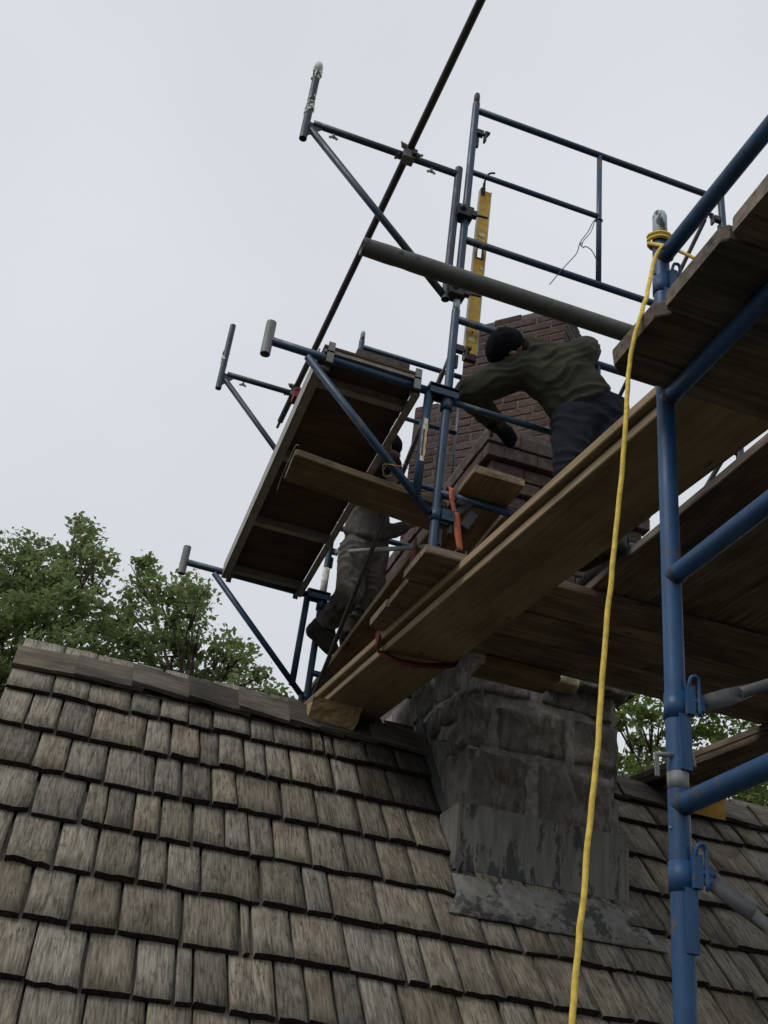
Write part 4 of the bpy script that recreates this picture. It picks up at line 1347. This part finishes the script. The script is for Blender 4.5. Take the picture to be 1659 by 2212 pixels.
# dark red strap slung round the beams
y_s = 4.77
xl = lx(y_s)
m = MB()
m.ribbon(smooth_pts([(xl + .16, 4.79, 2.326), (xl + .02, 4.80, 2.328), (xl - .018, 4.80, 2.32), (xl - .024, 4.80, 2.27), (xl - .016, 4.795, 2.235), (xl + .01, 4.79, 2.215), (xl + .10, 4.775, 2.190), (xl + .22, 4.76, 2.192), (xl + .34, 4.745, 2.214), (xl + LW + .025, 4.735, 2.24), (xl + LW + .03, 4.73, 2.30), (xl + LW - .02, 4.73, 2.330)], 6), [(0, .75, 1)] * 67, .05, .003)
o = m.build('strap', 'red_strap', origin=(xl, y_s, 2.2)); tag(o, 'dark red strap slung under the stacked pale beams', 'strap')
m = MB(); m.ribbon([(1.325, 4.30, 2.62), (1.30, 4.22, 2.48), (1.275, 4.16, 2.368)], (0, 1, .3), [.02, .05, .09], .003)
o = m.build('strap', 'red_strap', origin=(1.3, 4.2, 2.37)); tag(o, 'small piece of red strap behind the foot of the blue post', 'strap')
# small timber offcut and dark bits on the near crosswise plank
m = MB(); m.obox((1.56, 4.02, 2.40), (1, 0, .35), (0, 1, 0), (-.35, 0, 1), .13, .09, .05)
o = m.build('wood_offcut', 'old_plank', origin=(1.54, 3.99, 2.362)); tag(o, 'dark wooden offcut lying on the crosswise plank by the beams', 'offcut')
m = MB(); m.path([(1.345, 4.0, 2.364), (1.345, 4.0, 2.39)], [.028, .022], 12)
o = m.build('base_cup', 'black_metal', origin=(1.345, 4.0, 2.364)); tag(o, 'small black cup behind the blue post foot', 'cup')

# ---- blocks between ridge and beams
def rough_block(name, label, verts8, mat, cuts, rough, seed):
    bm = bmesh.new()
    V = [bm.verts.new(v) for v in verts8]
    for f in ((0, 3, 2, 1), (4, 5, 6, 7), (0, 1, 5, 4), (1, 2, 6, 5), (2, 3, 7, 6), (3, 0, 4, 7)):
        bm.faces.new([V[i] for i in f])
    bmesh.ops.subdivide_edges(bm, edges=bm.edges[:], cuts=cuts, use_grid_fill=True)
    for v in bm.verts:
        v.co += mnoise.noise_vector(v.co * 26 + Vector((seed, 0, 0))) * rough + mnoise.noise_vector(v.co * 70 + Vector((seed, 0, 0))) * rough * .6
    me = bpy.data.meshes.new(name)
    c = sum((Vector(v) for v in verts8), Vector()) / 8
    for v in bm.verts: v.co -= c
    bm.to_mesh(me); bm.free()
    me.materials.append(MATS[mat])
    o = bpy.data.objects.new(name, me); COL.objects.link(o); o.location = c
    WLOC[o.name] = c
    return o
xa, xb = 1.235, 1.50
o = rough_block('foam_block', '', [RP(xa, .11, .075), RP(xb, .13, .075), RP(xb, .0, .08), RP(xa, .0, .08),
                                  (xa, 5.57, 2.228), (xb + .02, 5.57, 2.228), (xb + .02, 5.85, 2.228), (xa, 5.85, 2.228)], 'foam_tan', 12, .008, 4.0)
o.scale = (1, 1, 1)
tag(o, 'tan foam block wedged between the ridge and the stacked beams', 'foam block')
o = rough_block('packing_block', '', [RP(3.52, .20, .09), RP(3.86, .20, .09), RP(3.86, .0, .095), RP(3.52, .0, .10), (3.52, 5.60, 2.234), (3.86, 5.60, 2.234), (3.86, 5.86, 2.234), (3.52, 5.86, 2.234)], 'foam_yellow', 5, .0012, 9.0)
tag(o, 'yellow foam block under the dark beam at the right', 'foam block')

# ------------------------------------------------------------------ people
def PY(px, py, Y):
    d = RM.transposed() @ Vector(((px - 829.5) / 2350, (py - 1106) / 2350, 1))
    return d * (Y / d.y)

def sph_pts(c, r, axes=None, n=12):
    c = Vector(c)
    if axes is None:
        axes = (Vector((1, 0, 0)), Vector((0, 1, 0)), Vector((0, 0, 1)))
    rr = r if isinstance(r, (tuple, list)) else (r, r, r)
    out = []
    for i in range(1, n // 2):
        t = pi * i / (n // 2)
        for k in range(n):
            a = 2 * pi * k / n
            out.append(c + axes[0] * (rr[0] * sin(t) * cos(a)) + axes[1] * (rr[1] * sin(t) * sin(a)) + axes[2] * (rr[2] * cos(t)))
    out += [c + axes[2] * rr[2], c - axes[2] * rr[2]]
    return out

def body_mesh(name, hulls, voxel, smooth, parent, mat, disp=None, sub=False):
    """hulls: lists of (centre, radius or radii, axes); neighbours are joined, then all is fused into one skin"""
    bm = bmesh.new()
    for hl in hulls:
        pts = []
        for e in hl:
            pts += sph_pts(e[0], e[1], e[2] if len(e) > 2 else None)
        b2 = bmesh.new()
        for p in pts: b2.verts.new(p)
        r = bmesh.ops.convex_hull(b2, input=b2.verts[:])
        dead = [v for v in b2.verts if not v.link_faces]
        bmesh.ops.delete(b2, geom=dead, context='VERTS')
        bmesh.ops.recalc_face_normals(b2, faces=b2.faces[:])
        tmp = bpy.data.meshes.new('tmp'); b2.to_mesh(tmp); b2.free()
        bm.from_mesh(tmp); bpy.data.meshes.remove(tmp)
    me = bpy.data.meshes.new(name); bm.to_mesh(me); bm.free()
    o = bpy.data.objects.new(name, me); COL.objects.link(o)
    md = o.modifiers.new('r', 'REMESH'); md.mode = 'VOXEL'; md.voxel_size = voxel
    ms = o.modifiers.new('s', 'SMOOTH'); ms.factor = .5; ms.iterations = smooth
    dg = bpy.context.evaluated_depsgraph_get()
    me2 = bpy.data.meshes.new_from_object(o.evaluated_get(dg))
    o.modifiers.clear()
    o.data = me2
    bpy.data.meshes.remove(me)
    me2.name = name
    if disp:
        ns = [v.normal.copy() for v in me2.vertices]
        cs = [v.co.copy() for v in me2.vertices]
        for v, nn, cc in zip(me2.vertices, ns, cs):
            v.co = cc + nn * disp(cc, nn)
    off = base_of(parent)
    for v in me2.vertices: v.co -= off
    for p in me2.polygons: p.use_smooth = True
    me2.materials.clear(); me2.materials.append(MATS[mat])
    o.parent = parent
    WLOC[o.name] = off
    return o

def ridged(x):
    return (1 - abs(2 * (x - math.floor(x + .5)))) ** 2

def folds(dirv, freq, amp, warp, seed, fine=.0015):
    dirv = Vector(dirv).normalized()
    def f(c, nn):
        w = mnoise.noise(c * 4.5 + Vector((seed, 0, 0))) * warp + mnoise.noise(c * 11 + Vector((0, seed, 0))) * warp * .35
        a = .45 + .9 * max(0, mnoise.noise(c * 5 + Vector((0, 0, seed))) + .25)
        return (ridged(c.dot(dirv) * freq + w) - .4) * amp * a + mnoise.noise(c * 38) * fine
    return f

# ---- worker leaning over the near frame
w1 = thing('person', 'person in olive shirt, black cap and dark trousers bent over the blue rail', 'person', (2.06, 3.76, 2.405))
hipC = PY(1272, 893, 3.80)
shL, shR = PY(1118, 800, 3.86), PY(1252, 768, 3.74)
mid = (shL + shR) / 2
lat = (shR - shL).normalized()
spn = (mid - hipC).normalized()
dep_ = lat.cross(spn).normalized()
lat2 = spn.cross(dep_).normalized() * -1
if lat2.dot(lat) < 0: lat2 = -lat2
AX = (lat2, dep_, spn)
neck = PY(1138, 757, 3.84)
head = PY(1092, 750, 3.83)
elL = PY(1012, 850, 4.03)
wrL = PY(1074, 918, 4.16)
haL = PY(1096, 938, 4.22)
elR = PY(1268, 757, 3.98)
wrR = elR + Vector((-.16, .16, -.10))
haR = wrR + Vector((-.05, .09, -.01))
hipL, hipR = PY(1236, 915, 3.78), PY(1312, 890, 3.80)
knL, knR = PY(1236, 1060, 3.70), PY(1318, 1040, 3.72)
anL, anR = Vector((2.0, 3.62, 2.50)), Vector((2.14, 3.86, 2.50))
hd = (head - neck).normalized()
face = Vector((-.35, .75, -.55)).normalized()
face = (face - hd * face.dot(hd)).normalized()
hx = hd.cross(face).normalized()
HA = (hx, face, hd)
# body: one continuous skin (head, neck, arms, hands, trunk, legs)
def finger(base, d, bend, L, r):
    p0 = base; p1 = base + d * L * .45; p2 = p1 + (d + bend * .7).normalized() * L * .32; p3 = p2 + (d * .4 + bend).normalized() * L * .26
    return [[(p0, r), (p1, r * .95)], [(p1, r * .95), (p2, r * .88)], [(p2, r * .88), (p3, r * .78)]]
def hand(wr, d, palm_n, size=1.0, side=1):
    d = d.normalized(); s = d.cross(palm_n).normalized() * side
    out = [[(wr, (.030 * size, .022 * size, .030 * size)), (wr + d * .085 * size + s * .022 * size, .017 * size), (wr + d * .085 * size - s * .022 * size, .017 * size)]]
    for k, (o, L) in enumerate(((-.033, .062), (-.011, .075), (.011, .080), (.033, .070))):
        out += finger(wr + d * .082 * size + s * o * size, (d + s * o * 3).normalized(), palm_n, L * size, .0095 * size)
    out += finger(wr + d * .03 * size + s * .030 * size, (d * .6 + s * .9).normalized(), palm_n, .058 * size, .0105 * size)
    return out
eyeL = head + face * .085
body = [[(hipC, (.14, .09, .10), AX), (mid - spn * .08, (.15, .095, .1), AX)], [(mid, .08), (neck, .055)], [(neck, .055), (head - hd * .02 - face * .01, .062)],
        [(head, (.069, .088, .092), HA)], [(head - hd * .05 + face * .02, (.058, .075, .055), HA)],
        [(head - hd * .015 + face * .095, .014), (head + hd * .02 + face * .088, .009)],
        [(head - hd * .055 + face * .086, (.022, .010, .008), HA)],
        [(head + hx * .078 - hd * .01, (.008, .020, .030), HA)], [(head - hx * .078 - hd * .01, (.008, .020, .030), HA)],
        [(shL, .055), (elL, .042)], [(elL, .040), (wrL, .030)], [(shR, .055), (elR, .042)], [(elR, .040), (wrR, .030)],
        [(hipL, .075), (knL, .055)], [(knL, .055), (anL, .042)], [(hipR, .075), (knR, .055)], [(knR, .055), (anR, .042)]]
fd = (haL - wrL).normalized()
body += hand(wrL, fd, Vector((.1, .2, -1)).normalized(), .78, 1)
body += hand(wrR, (haR - wrR), Vector((0, .2, -1)).normalized(), 1.0, -1)
body_mesh('body', body, .007, 3, w1, 'skin')
# shirt
sh = [[(hipC + spn * .05, (.172, .122, .05), AX), (hipC + spn * .2, (.165, .115, .08), AX)],
      [(hipC + spn * .2, (.165, .115, .08), AX), (mid - spn * .10, (.180, .125, .08), AX)],
      [(mid - spn * .10, (.175, .122, .08), AX), (shL + lat * .03, .080), (shR - lat * .03, .080)],
      [(mid, .10), (neck - hd * .005, .074)],
      [(shL, .102), (elL + (shL - elL) * .15, .080)], [(elL + (shL - elL) * .15, .080), (elL, .076)], [(elL, .074), (wrL + (elL - wrL) * .12, .056)],
      [(shR, .088), (elR + (shR - elR) * .2, .080)], [(elR + (shR - elR) * .2, .080), (elR, .074)], [(elR, .058), (wrR, .045)]]
fdir = (spn * 1.0 + lat * .45).normalized()
body_mesh('shirt', sh, .0085, 5, w1, 'olive_shirt', folds(fdir, 17, .0085, 2.6, 3.0))
# trousers
tr_ = [[(hipC - spn * .07, (.165, .12, .09), AX), (hipC + spn * .045, (.155, .108, .05), AX)],
       [(hipL, .105), (knL, .083)], [(knL, .082), (anL, .068)], [(hipR, .105), (knR, .083)], [(knR, .082), (anR, .068)],
       [(hipC - spn * .09, .12), (hipL, .10), (hipR, .10)]]
body_mesh('trousers', tr_, .009, 5, w1, 'navy_trousers', folds((.25, .1, 1), 11, .014, 1.5, 8.0))
# belt
bl = [[(hipC + spn * .052, (.160, .113, .014), AX)]]
body_mesh('belt', bl, .006, 1, w1, 'black_cloth')
# beard and hair at the neck, cap, gloves, boots
body_mesh('beard', [[(head - hd * .06 + face * .055, (.060, .050, .040), HA), (head - hd * .085 + face * .01, (.064, .05, .04), HA)], [(head - hd * .07 - face * .02, (.062, .055, .035), HA), (neck + hd * .02, .058)]], .006, 2, w1, 'beard', lambda c, n: mnoise.noise(c * 90) * .005)
cp = [[(head + hd * .018 - face * .010, (.078, .096, .082), HA), (head + hd * .035 + face * .006, (.076, .092, .066), HA)], [(head - hd * .025 - face * .048, (.066, .052, .046), HA), (head + hd * .01 - face * .03, (.074, .07, .06), HA)], [(head + hd * .005 + face * .085, (.055, .020, .012), HA), (head + hd * .02 + face * .05, (.07, .04, .02), HA)]]
body_mesh('cap', cp, .006, 3, w1, 'cap_cloth')
gl = hand(wrL, fd, Vector((.1, .2, -1)).normalized(), 1.0, 1) + [[(wrL + fd * .02, .036), (wrL + fd * .09, .044)], [(wrL + fd * .09, .042), (wrL + fd * .13 - Vector((0, 0, .03)), .036)]] + [[(wrL - fd * .05, .048), (wrL + fd * .03, .040)]]
body_mesh('glove', gl, .006, 2, w1, 'black_cloth')
for an, nm in ((anL, 0), (anR, 1)):
    bz = 2.366 if nm == 0 else 2.41
    tip = Vector((an.x - .05, an.y + .17, bz + .035)); hl = Vector((an.x, an.y - .03, bz + .04))
    body_mesh('boot', [[(an, .062), (hl, .05)], [(hl, (.045, .05, .038)), (tip, (.044, .05, .034))], [(an, .055), (tip - Vector((0, .07, -.01)), .045)]], .008, 3, w1, 'boot_leather')

# ---- worker in grey by the far frame
w2 = thing('person', 'person in grey shirt and stained grey trousers standing behind the brace, head hidden', 'person', (1.42, 6.0, 2.61))
hC = PY(783, 1168, 5.80)
kL, kR = PY(754, 1285, 5.70), PY(800, 1275, 5.84)
aL, aR = PY(700, 1352, 6.0), PY(758, 1372, 6.02)
hL2, hR2 = PY(765, 1190, 5.74), PY(806, 1186, 5.86)
sM = PY(806, 1040, 5.60)
sL2, sR2 = sM + Vector((.02, -.17, .02)), sM + Vector((.06, .17, .0))
sp2 = (sM - hC).normalized()
hd2 = PY(834, 968, 5.52)
l2 = (sR2 - sL2).normalized(); d2 = l2.cross(sp2).normalized(); l2 = sp2.cross(d2) * -1
A2 = (l2, d2, sp2)
nk2 = sM + (hd2 - sM) * .35
h2 = (hd2 - nk2).normalized(); f2 = Vector((.8, .1, -.5)); f2 = (f2 - h2 * f2.dot(h2)).normalized(); x2 = h2.cross(f2)
H2 = (x2, f2, h2)
e1, g1 = sL2 + Vector((.16, .02, -.22)), sL2 + Vector((.30, .12, -.10))
e2, g2 = sR2 + Vector((.10, .02, -.24)), sR2 + Vector((.26, -.02, -.14))
bd = [[(hC, (.13, .09, .1), A2), (sM - sp2 * .1, (.14, .09, .09), A2)], [(sM, .075), (nk2, .055)], [(nk2, .055), (hd2 - h2 * .03, .06)], [(hd2, (.074, .093, .1), H2)],
      [(hd2 - h2 * .02 + f2 * .095, .013), (hd2 + h2 * .02 + f2 * .088, .009)], [(hd2 - h2 * .05 + f2 * .02, (.056, .074, .055), H2)],
      [(hd2 + x2 * .078, (.008, .02, .03), H2)], [(hd2 - x2 * .078, (.008, .02, .03), H2)],
      [(sL2, .055), (e1, .04)], [(e1, .038), (g1, .03)], [(sR2, .055), (e2, .04)], [(e2, .038), (g2, .03)],
      [(hL2, .075), (kL, .055)], [(kL, .055), (aL, .04)], [(hR2, .075), (kR, .055)], [(kR, .055), (aR, .04)]]
bd += hand(g1, (g1 - e1), Vector((.2, 0, -1)).normalized()) + hand(g2, (g2 - e2), Vector((.2, 0, -1)).normalized(), 1.0, -1)
body_mesh('body', bd, .008, 3, w2, 'skin')
s2 = [[(hC + sp2 * .045, (.170, .13, .05), A2), (hC + sp2 * .18, (.16, .118, .07), A2)], [(hC + sp2 * .18, (.16, .118, .07), A2), (sM - sp2 * .08, (.172, .12, .08), A2)],
      [(sM - sp2 * .08, (.165, .115, .08), A2), (sL2, .075), (sR2, .075)], [(sM, .085), (nk2, .06)],
      [(sL2, .078), (e1, .056)], [(e1, .054), (g1 + (e1 - g1) * .2, .042)], [(sR2, .078), (e2, .056)], [(e2, .054), (g2 + (e2 - g2) * .2, .042)]]
body_mesh('shirt', s2, .009, 5, w2, 'grey_shirt', folds((.35, .1, 1), 13, .015, 1.2, 21.0))
t2 = [[(hC - sp2 * .08, (.160, .128, .09), A2), (hC + sp2 * .03, (.145, .105, .05), A2)], [(hL2, .103), (kL, .080)], [(kL, .082), (aL, .066)], [(hR2, .103), (kR, .080)], [(kR, .082), (aR, .066)], [(hC - sp2 * .1, .115), (hL2, .09), (hR2, .09)]]
body_mesh('trousers', t2, .009, 4, w2, 'grey_trousers', folds((.6, .3, .8), 14, .020, 2.4, 31.0))
body_mesh('cap', [[(hd2 + h2 * .03, (.084, .102, .085), H2)]], .007, 3, w2, 'cap_cloth')
body_mesh('hair', [[(hd2 - h2 * .035 - f2 * .02, (.084, .086, .082), H2)], [(hd2 - h2 * .06, (.07, .06, .05), H2), (nk2, .066)]], .007, 2, w2, 'black_cloth')
body_mesh('vest', [[(hC + sp2 * .26, (.196, .150, .05), A2), (sM - sp2 * .06, (.205, .152, .08), A2)], [(sM - sp2 * .06, (.195, .145, .09), A2), (sL2, .105), (sR2, .105)], [(sM, .11), (nk2, .08)]], .009, 3, w2, 'black_cloth', folds((.35, .1, 1), 11, .012, 1.2, 41.0))
for aa, sgn in ((aL, 0), (aR, 1)):
    if sgn == 0:   # heel lifted, toe on the plank
        hl_, tp_ = PY(680, 1362, 6.03), PY(714, 1400, 6.0)
    else:
        hl_, tp_ = PY(752, 1392, 6.02), PY(790, 1380, 6.0)
    body_mesh('boot', [[(aa, .074), (hl_, .058)], [(hl_, (.056, .055, .05)), (tp_, (.056, .055, .042))], [(aa, .068), (tp_.lerp(aa, .3), .056)]], .008, 3, w2, 'boot_leather', folds((1, .3, 1), 20, .006, 1.0, 5))
# blue cloth in his hand
m = MB(); c = PY(848, 1001, 5.42)
m.obox(c, (1, .2, .5), (0, 1, .2), (-.5, 0, 1), .07, .05, .045)
m.build('blue_rag', 'blue_cloth', w2)

# ------------------------------------------------------------------ trees
def tree(label, clumps, Y, base, leaf, seed, mat, trunk_r, dens=1.0, depth=1.6, group='trees beyond the roof'):
    rnd = random.Random(seed)
    t = thing('tree', label, 'tree', (base[0], base[1], -H), group)
    cl = []
    for (px, py, rp) in clumps:
        yy = Y + rnd.uniform(-depth, depth)
        c = PY(px, py, yy)
        r = rp * (c.length / 2350)
        cl.append((c, r))
    # leaves
    vs, fs = [], []
    for (c, r) in cl:
        ns = int(max(14, 110 * (r / .6) ** 2) * dens)
        for _ in range(ns):
            d = Vector((rnd.gauss(0, 1), rnd.gauss(0, 1), rnd.gauss(0, 1))).normalized()
            q = c + d * r * (rnd.random() ** .42) * Vector((1, 1, .92)).length / 1.68
            sr = rnd.uniform(.08, .17) * (leaf / .075)
            tilt = Vector((rnd.gauss(0, .5), rnd.gauss(0, .5), 1)).normalized()
            for _k in range(rnd.randint(16, 30)):
                o = Vector((max(-1.7, min(1.7, rnd.gauss(0, 1))), max(-1.7, min(1.7, rnd.gauss(0, 1))), max(-1.7, min(1.7, rnd.gauss(0, .6))))) * sr * .6
                p = q + o
                nn = (tilt + Vector((rnd.gauss(0, .6), rnd.gauss(0, .6), rnd.gauss(0, .6)))).normalized()
                u = nn.cross(Vector((rnd.gauss(0, 1), rnd.gauss(0, 1), rnd.gauss(0, 1)))).normalized()
                w = nn.cross(u)
                L = leaf * rnd.uniform(.55, 1.5); W = L * rnd.uniform(.42, .7)
                i = len(vs)
                vs += [p - u * L * .5, p + w * W * .5 - u * L * .05 + nn * L * .06, p + u * L * .5, p - w * W * .5 - u * L * .05 + nn * L * .06]
                fs.append((i, i + 1, i + 2, i + 3))
    off = base_of(t)
    me = bpy.data.meshes.new('crown')
    me.from_pydata([tuple(v - off) for v in vs], [], fs)
    me.materials.append(MATS[mat])
    cr = bpy.data.objects.new('crown', me); COL.objects.link(cr); cr.parent = t
    # trunk and limbs
    zmin = min(c.z for c, r in cl)
    ctr = sum((c for c, r in cl), Vector()) / len(cl)
    fork = Vector((base[0] * .4 + ctr.x * .6, base[1] * .4 + ctr.y * .6, zmin - .4))
    m = MB()
    m.path(smooth_pts([(base[0], base[1], -H), (base[0] * .9 + fork.x * .1, base[1], (-H + fork.z) / 2), fork], 5), [trunk_r * (1 - .5 * i / 10) for i in range(11)], 9)
    m.build('trunk', 'bark', t)
    m = MB()
    for (c, r) in cl:
        s = fork + Vector((rnd.uniform(-.05, .05), rnd.uniform(-.05, .05), rnd.uniform(-.3, .2)))
        midp = s.lerp(c, .5) + Vector((rnd.uniform(-.2, .2), rnd.uniform(-.2, .2), rnd.uniform(.05, .3)))
        pts = smooth_pts([s, midp, c + Vector((0, 0, r * .3))], 5)
        m.path(pts, [trunk_r * .15 * (1 - .86 * i / (len(pts) - 1)) for i in range(len(pts))], 6)
        for _ in range(3):
            e = c + Vector((rnd.gauss(0, .5), rnd.gauss(0, .5), rnd.gauss(0, .5))) * r
            m.path([midp.lerp(c, .5), e], [trunk_r * .10, trunk_r * .03], 5)
    b = m.build('branches', 'bark', t)
    b['kind'] = 'stuff'
    return t
CA = [(20, 1215, 55), (70, 1185, 38), (60, 1240, 55), (176, 1142, 26), (190, 1165, 34), (175, 1205, 42), (220, 1195, 26), (120, 1255, 50), (130, 1200, 25), (60, 1300, 70), (200, 1262, 50), (160, 1330, 80), (60, 1400, 85), (0, 1330, 70), (-30, 1260, 60), (232, 1345, 45), (120, 1420, 80), (0, 1480, 70), (20, 1540, 50), (215, 1400, 70), (-60, 1400, 90), (90, 1320, 60), (-90, 1230, 70), (-130, 1330, 90), (100, 1480, 70)]
CB = [(300, 1228, 30), (318, 1262, 42), (350, 1290, 45), (400, 1262, 30), (425, 1290, 30), (445, 1275, 16), (400, 1320, 45), (290, 1310, 45), (300, 1370, 60), (380, 1375, 55), (430, 1350, 30), (350, 1430, 60), (430, 1420, 42), (270, 1430, 60), (500, 1385, 24), (478, 1410, 30), (525, 1405, 22), (515, 1440, 32), (470, 1460, 42), (550, 1455, 20), (540, 1480, 26), (420, 1480, 45), (575, 1490, 20), (600, 1505, 14), (500, 1500, 40), (340, 1490, 55)]
tree('broad leafy oak rising behind the left end of the roof', CA, 17.0, (-.9, 17.5), .105, 5, 'leaf_oak', .30, .42)
tree('smaller leafy oak behind the ridge, between the tall oak and scaffold', CB, 16.0, (2.0, 16.6), .10, 6, 'leaf_oak', .22, .42)
CC = [(1345, 1655, 34), (1352, 1690, 40), (1335, 1560, 16), (1372, 1535, 22), (1400, 1545, 20), (1385, 1600, 14), (1410, 1640, 34), (1400, 1690, 36), (1440, 1560, 40), (1490, 1600, 46), (1470, 1670, 48), (1520, 1560, 40), (1560, 1610, 46), (1610, 1560, 40), (1650, 1610, 46), (1540, 1670, 50), (1600, 1690, 50), (1650, 1700, 44), (1640, 1760, 36), (1690, 1580, 60), (1700, 1680, 60), (1430, 1500, 50), (1520, 1490, 60), (1620, 1490, 60), (1600, 1740, 40), (1700, 1760, 50), (1340, 1500, 30)]
tree('bright green maple behind the roof between stone and near post', CC, 12.0, (6.6, 12.6), .085, 9, 'leaf_bright', .18, .55, 1.2)
# ------------------------------------------------------------------ lift the whole place so the lawn lies at zero
for o in scene.objects:
    if o.parent is None:
        o.location.z += H
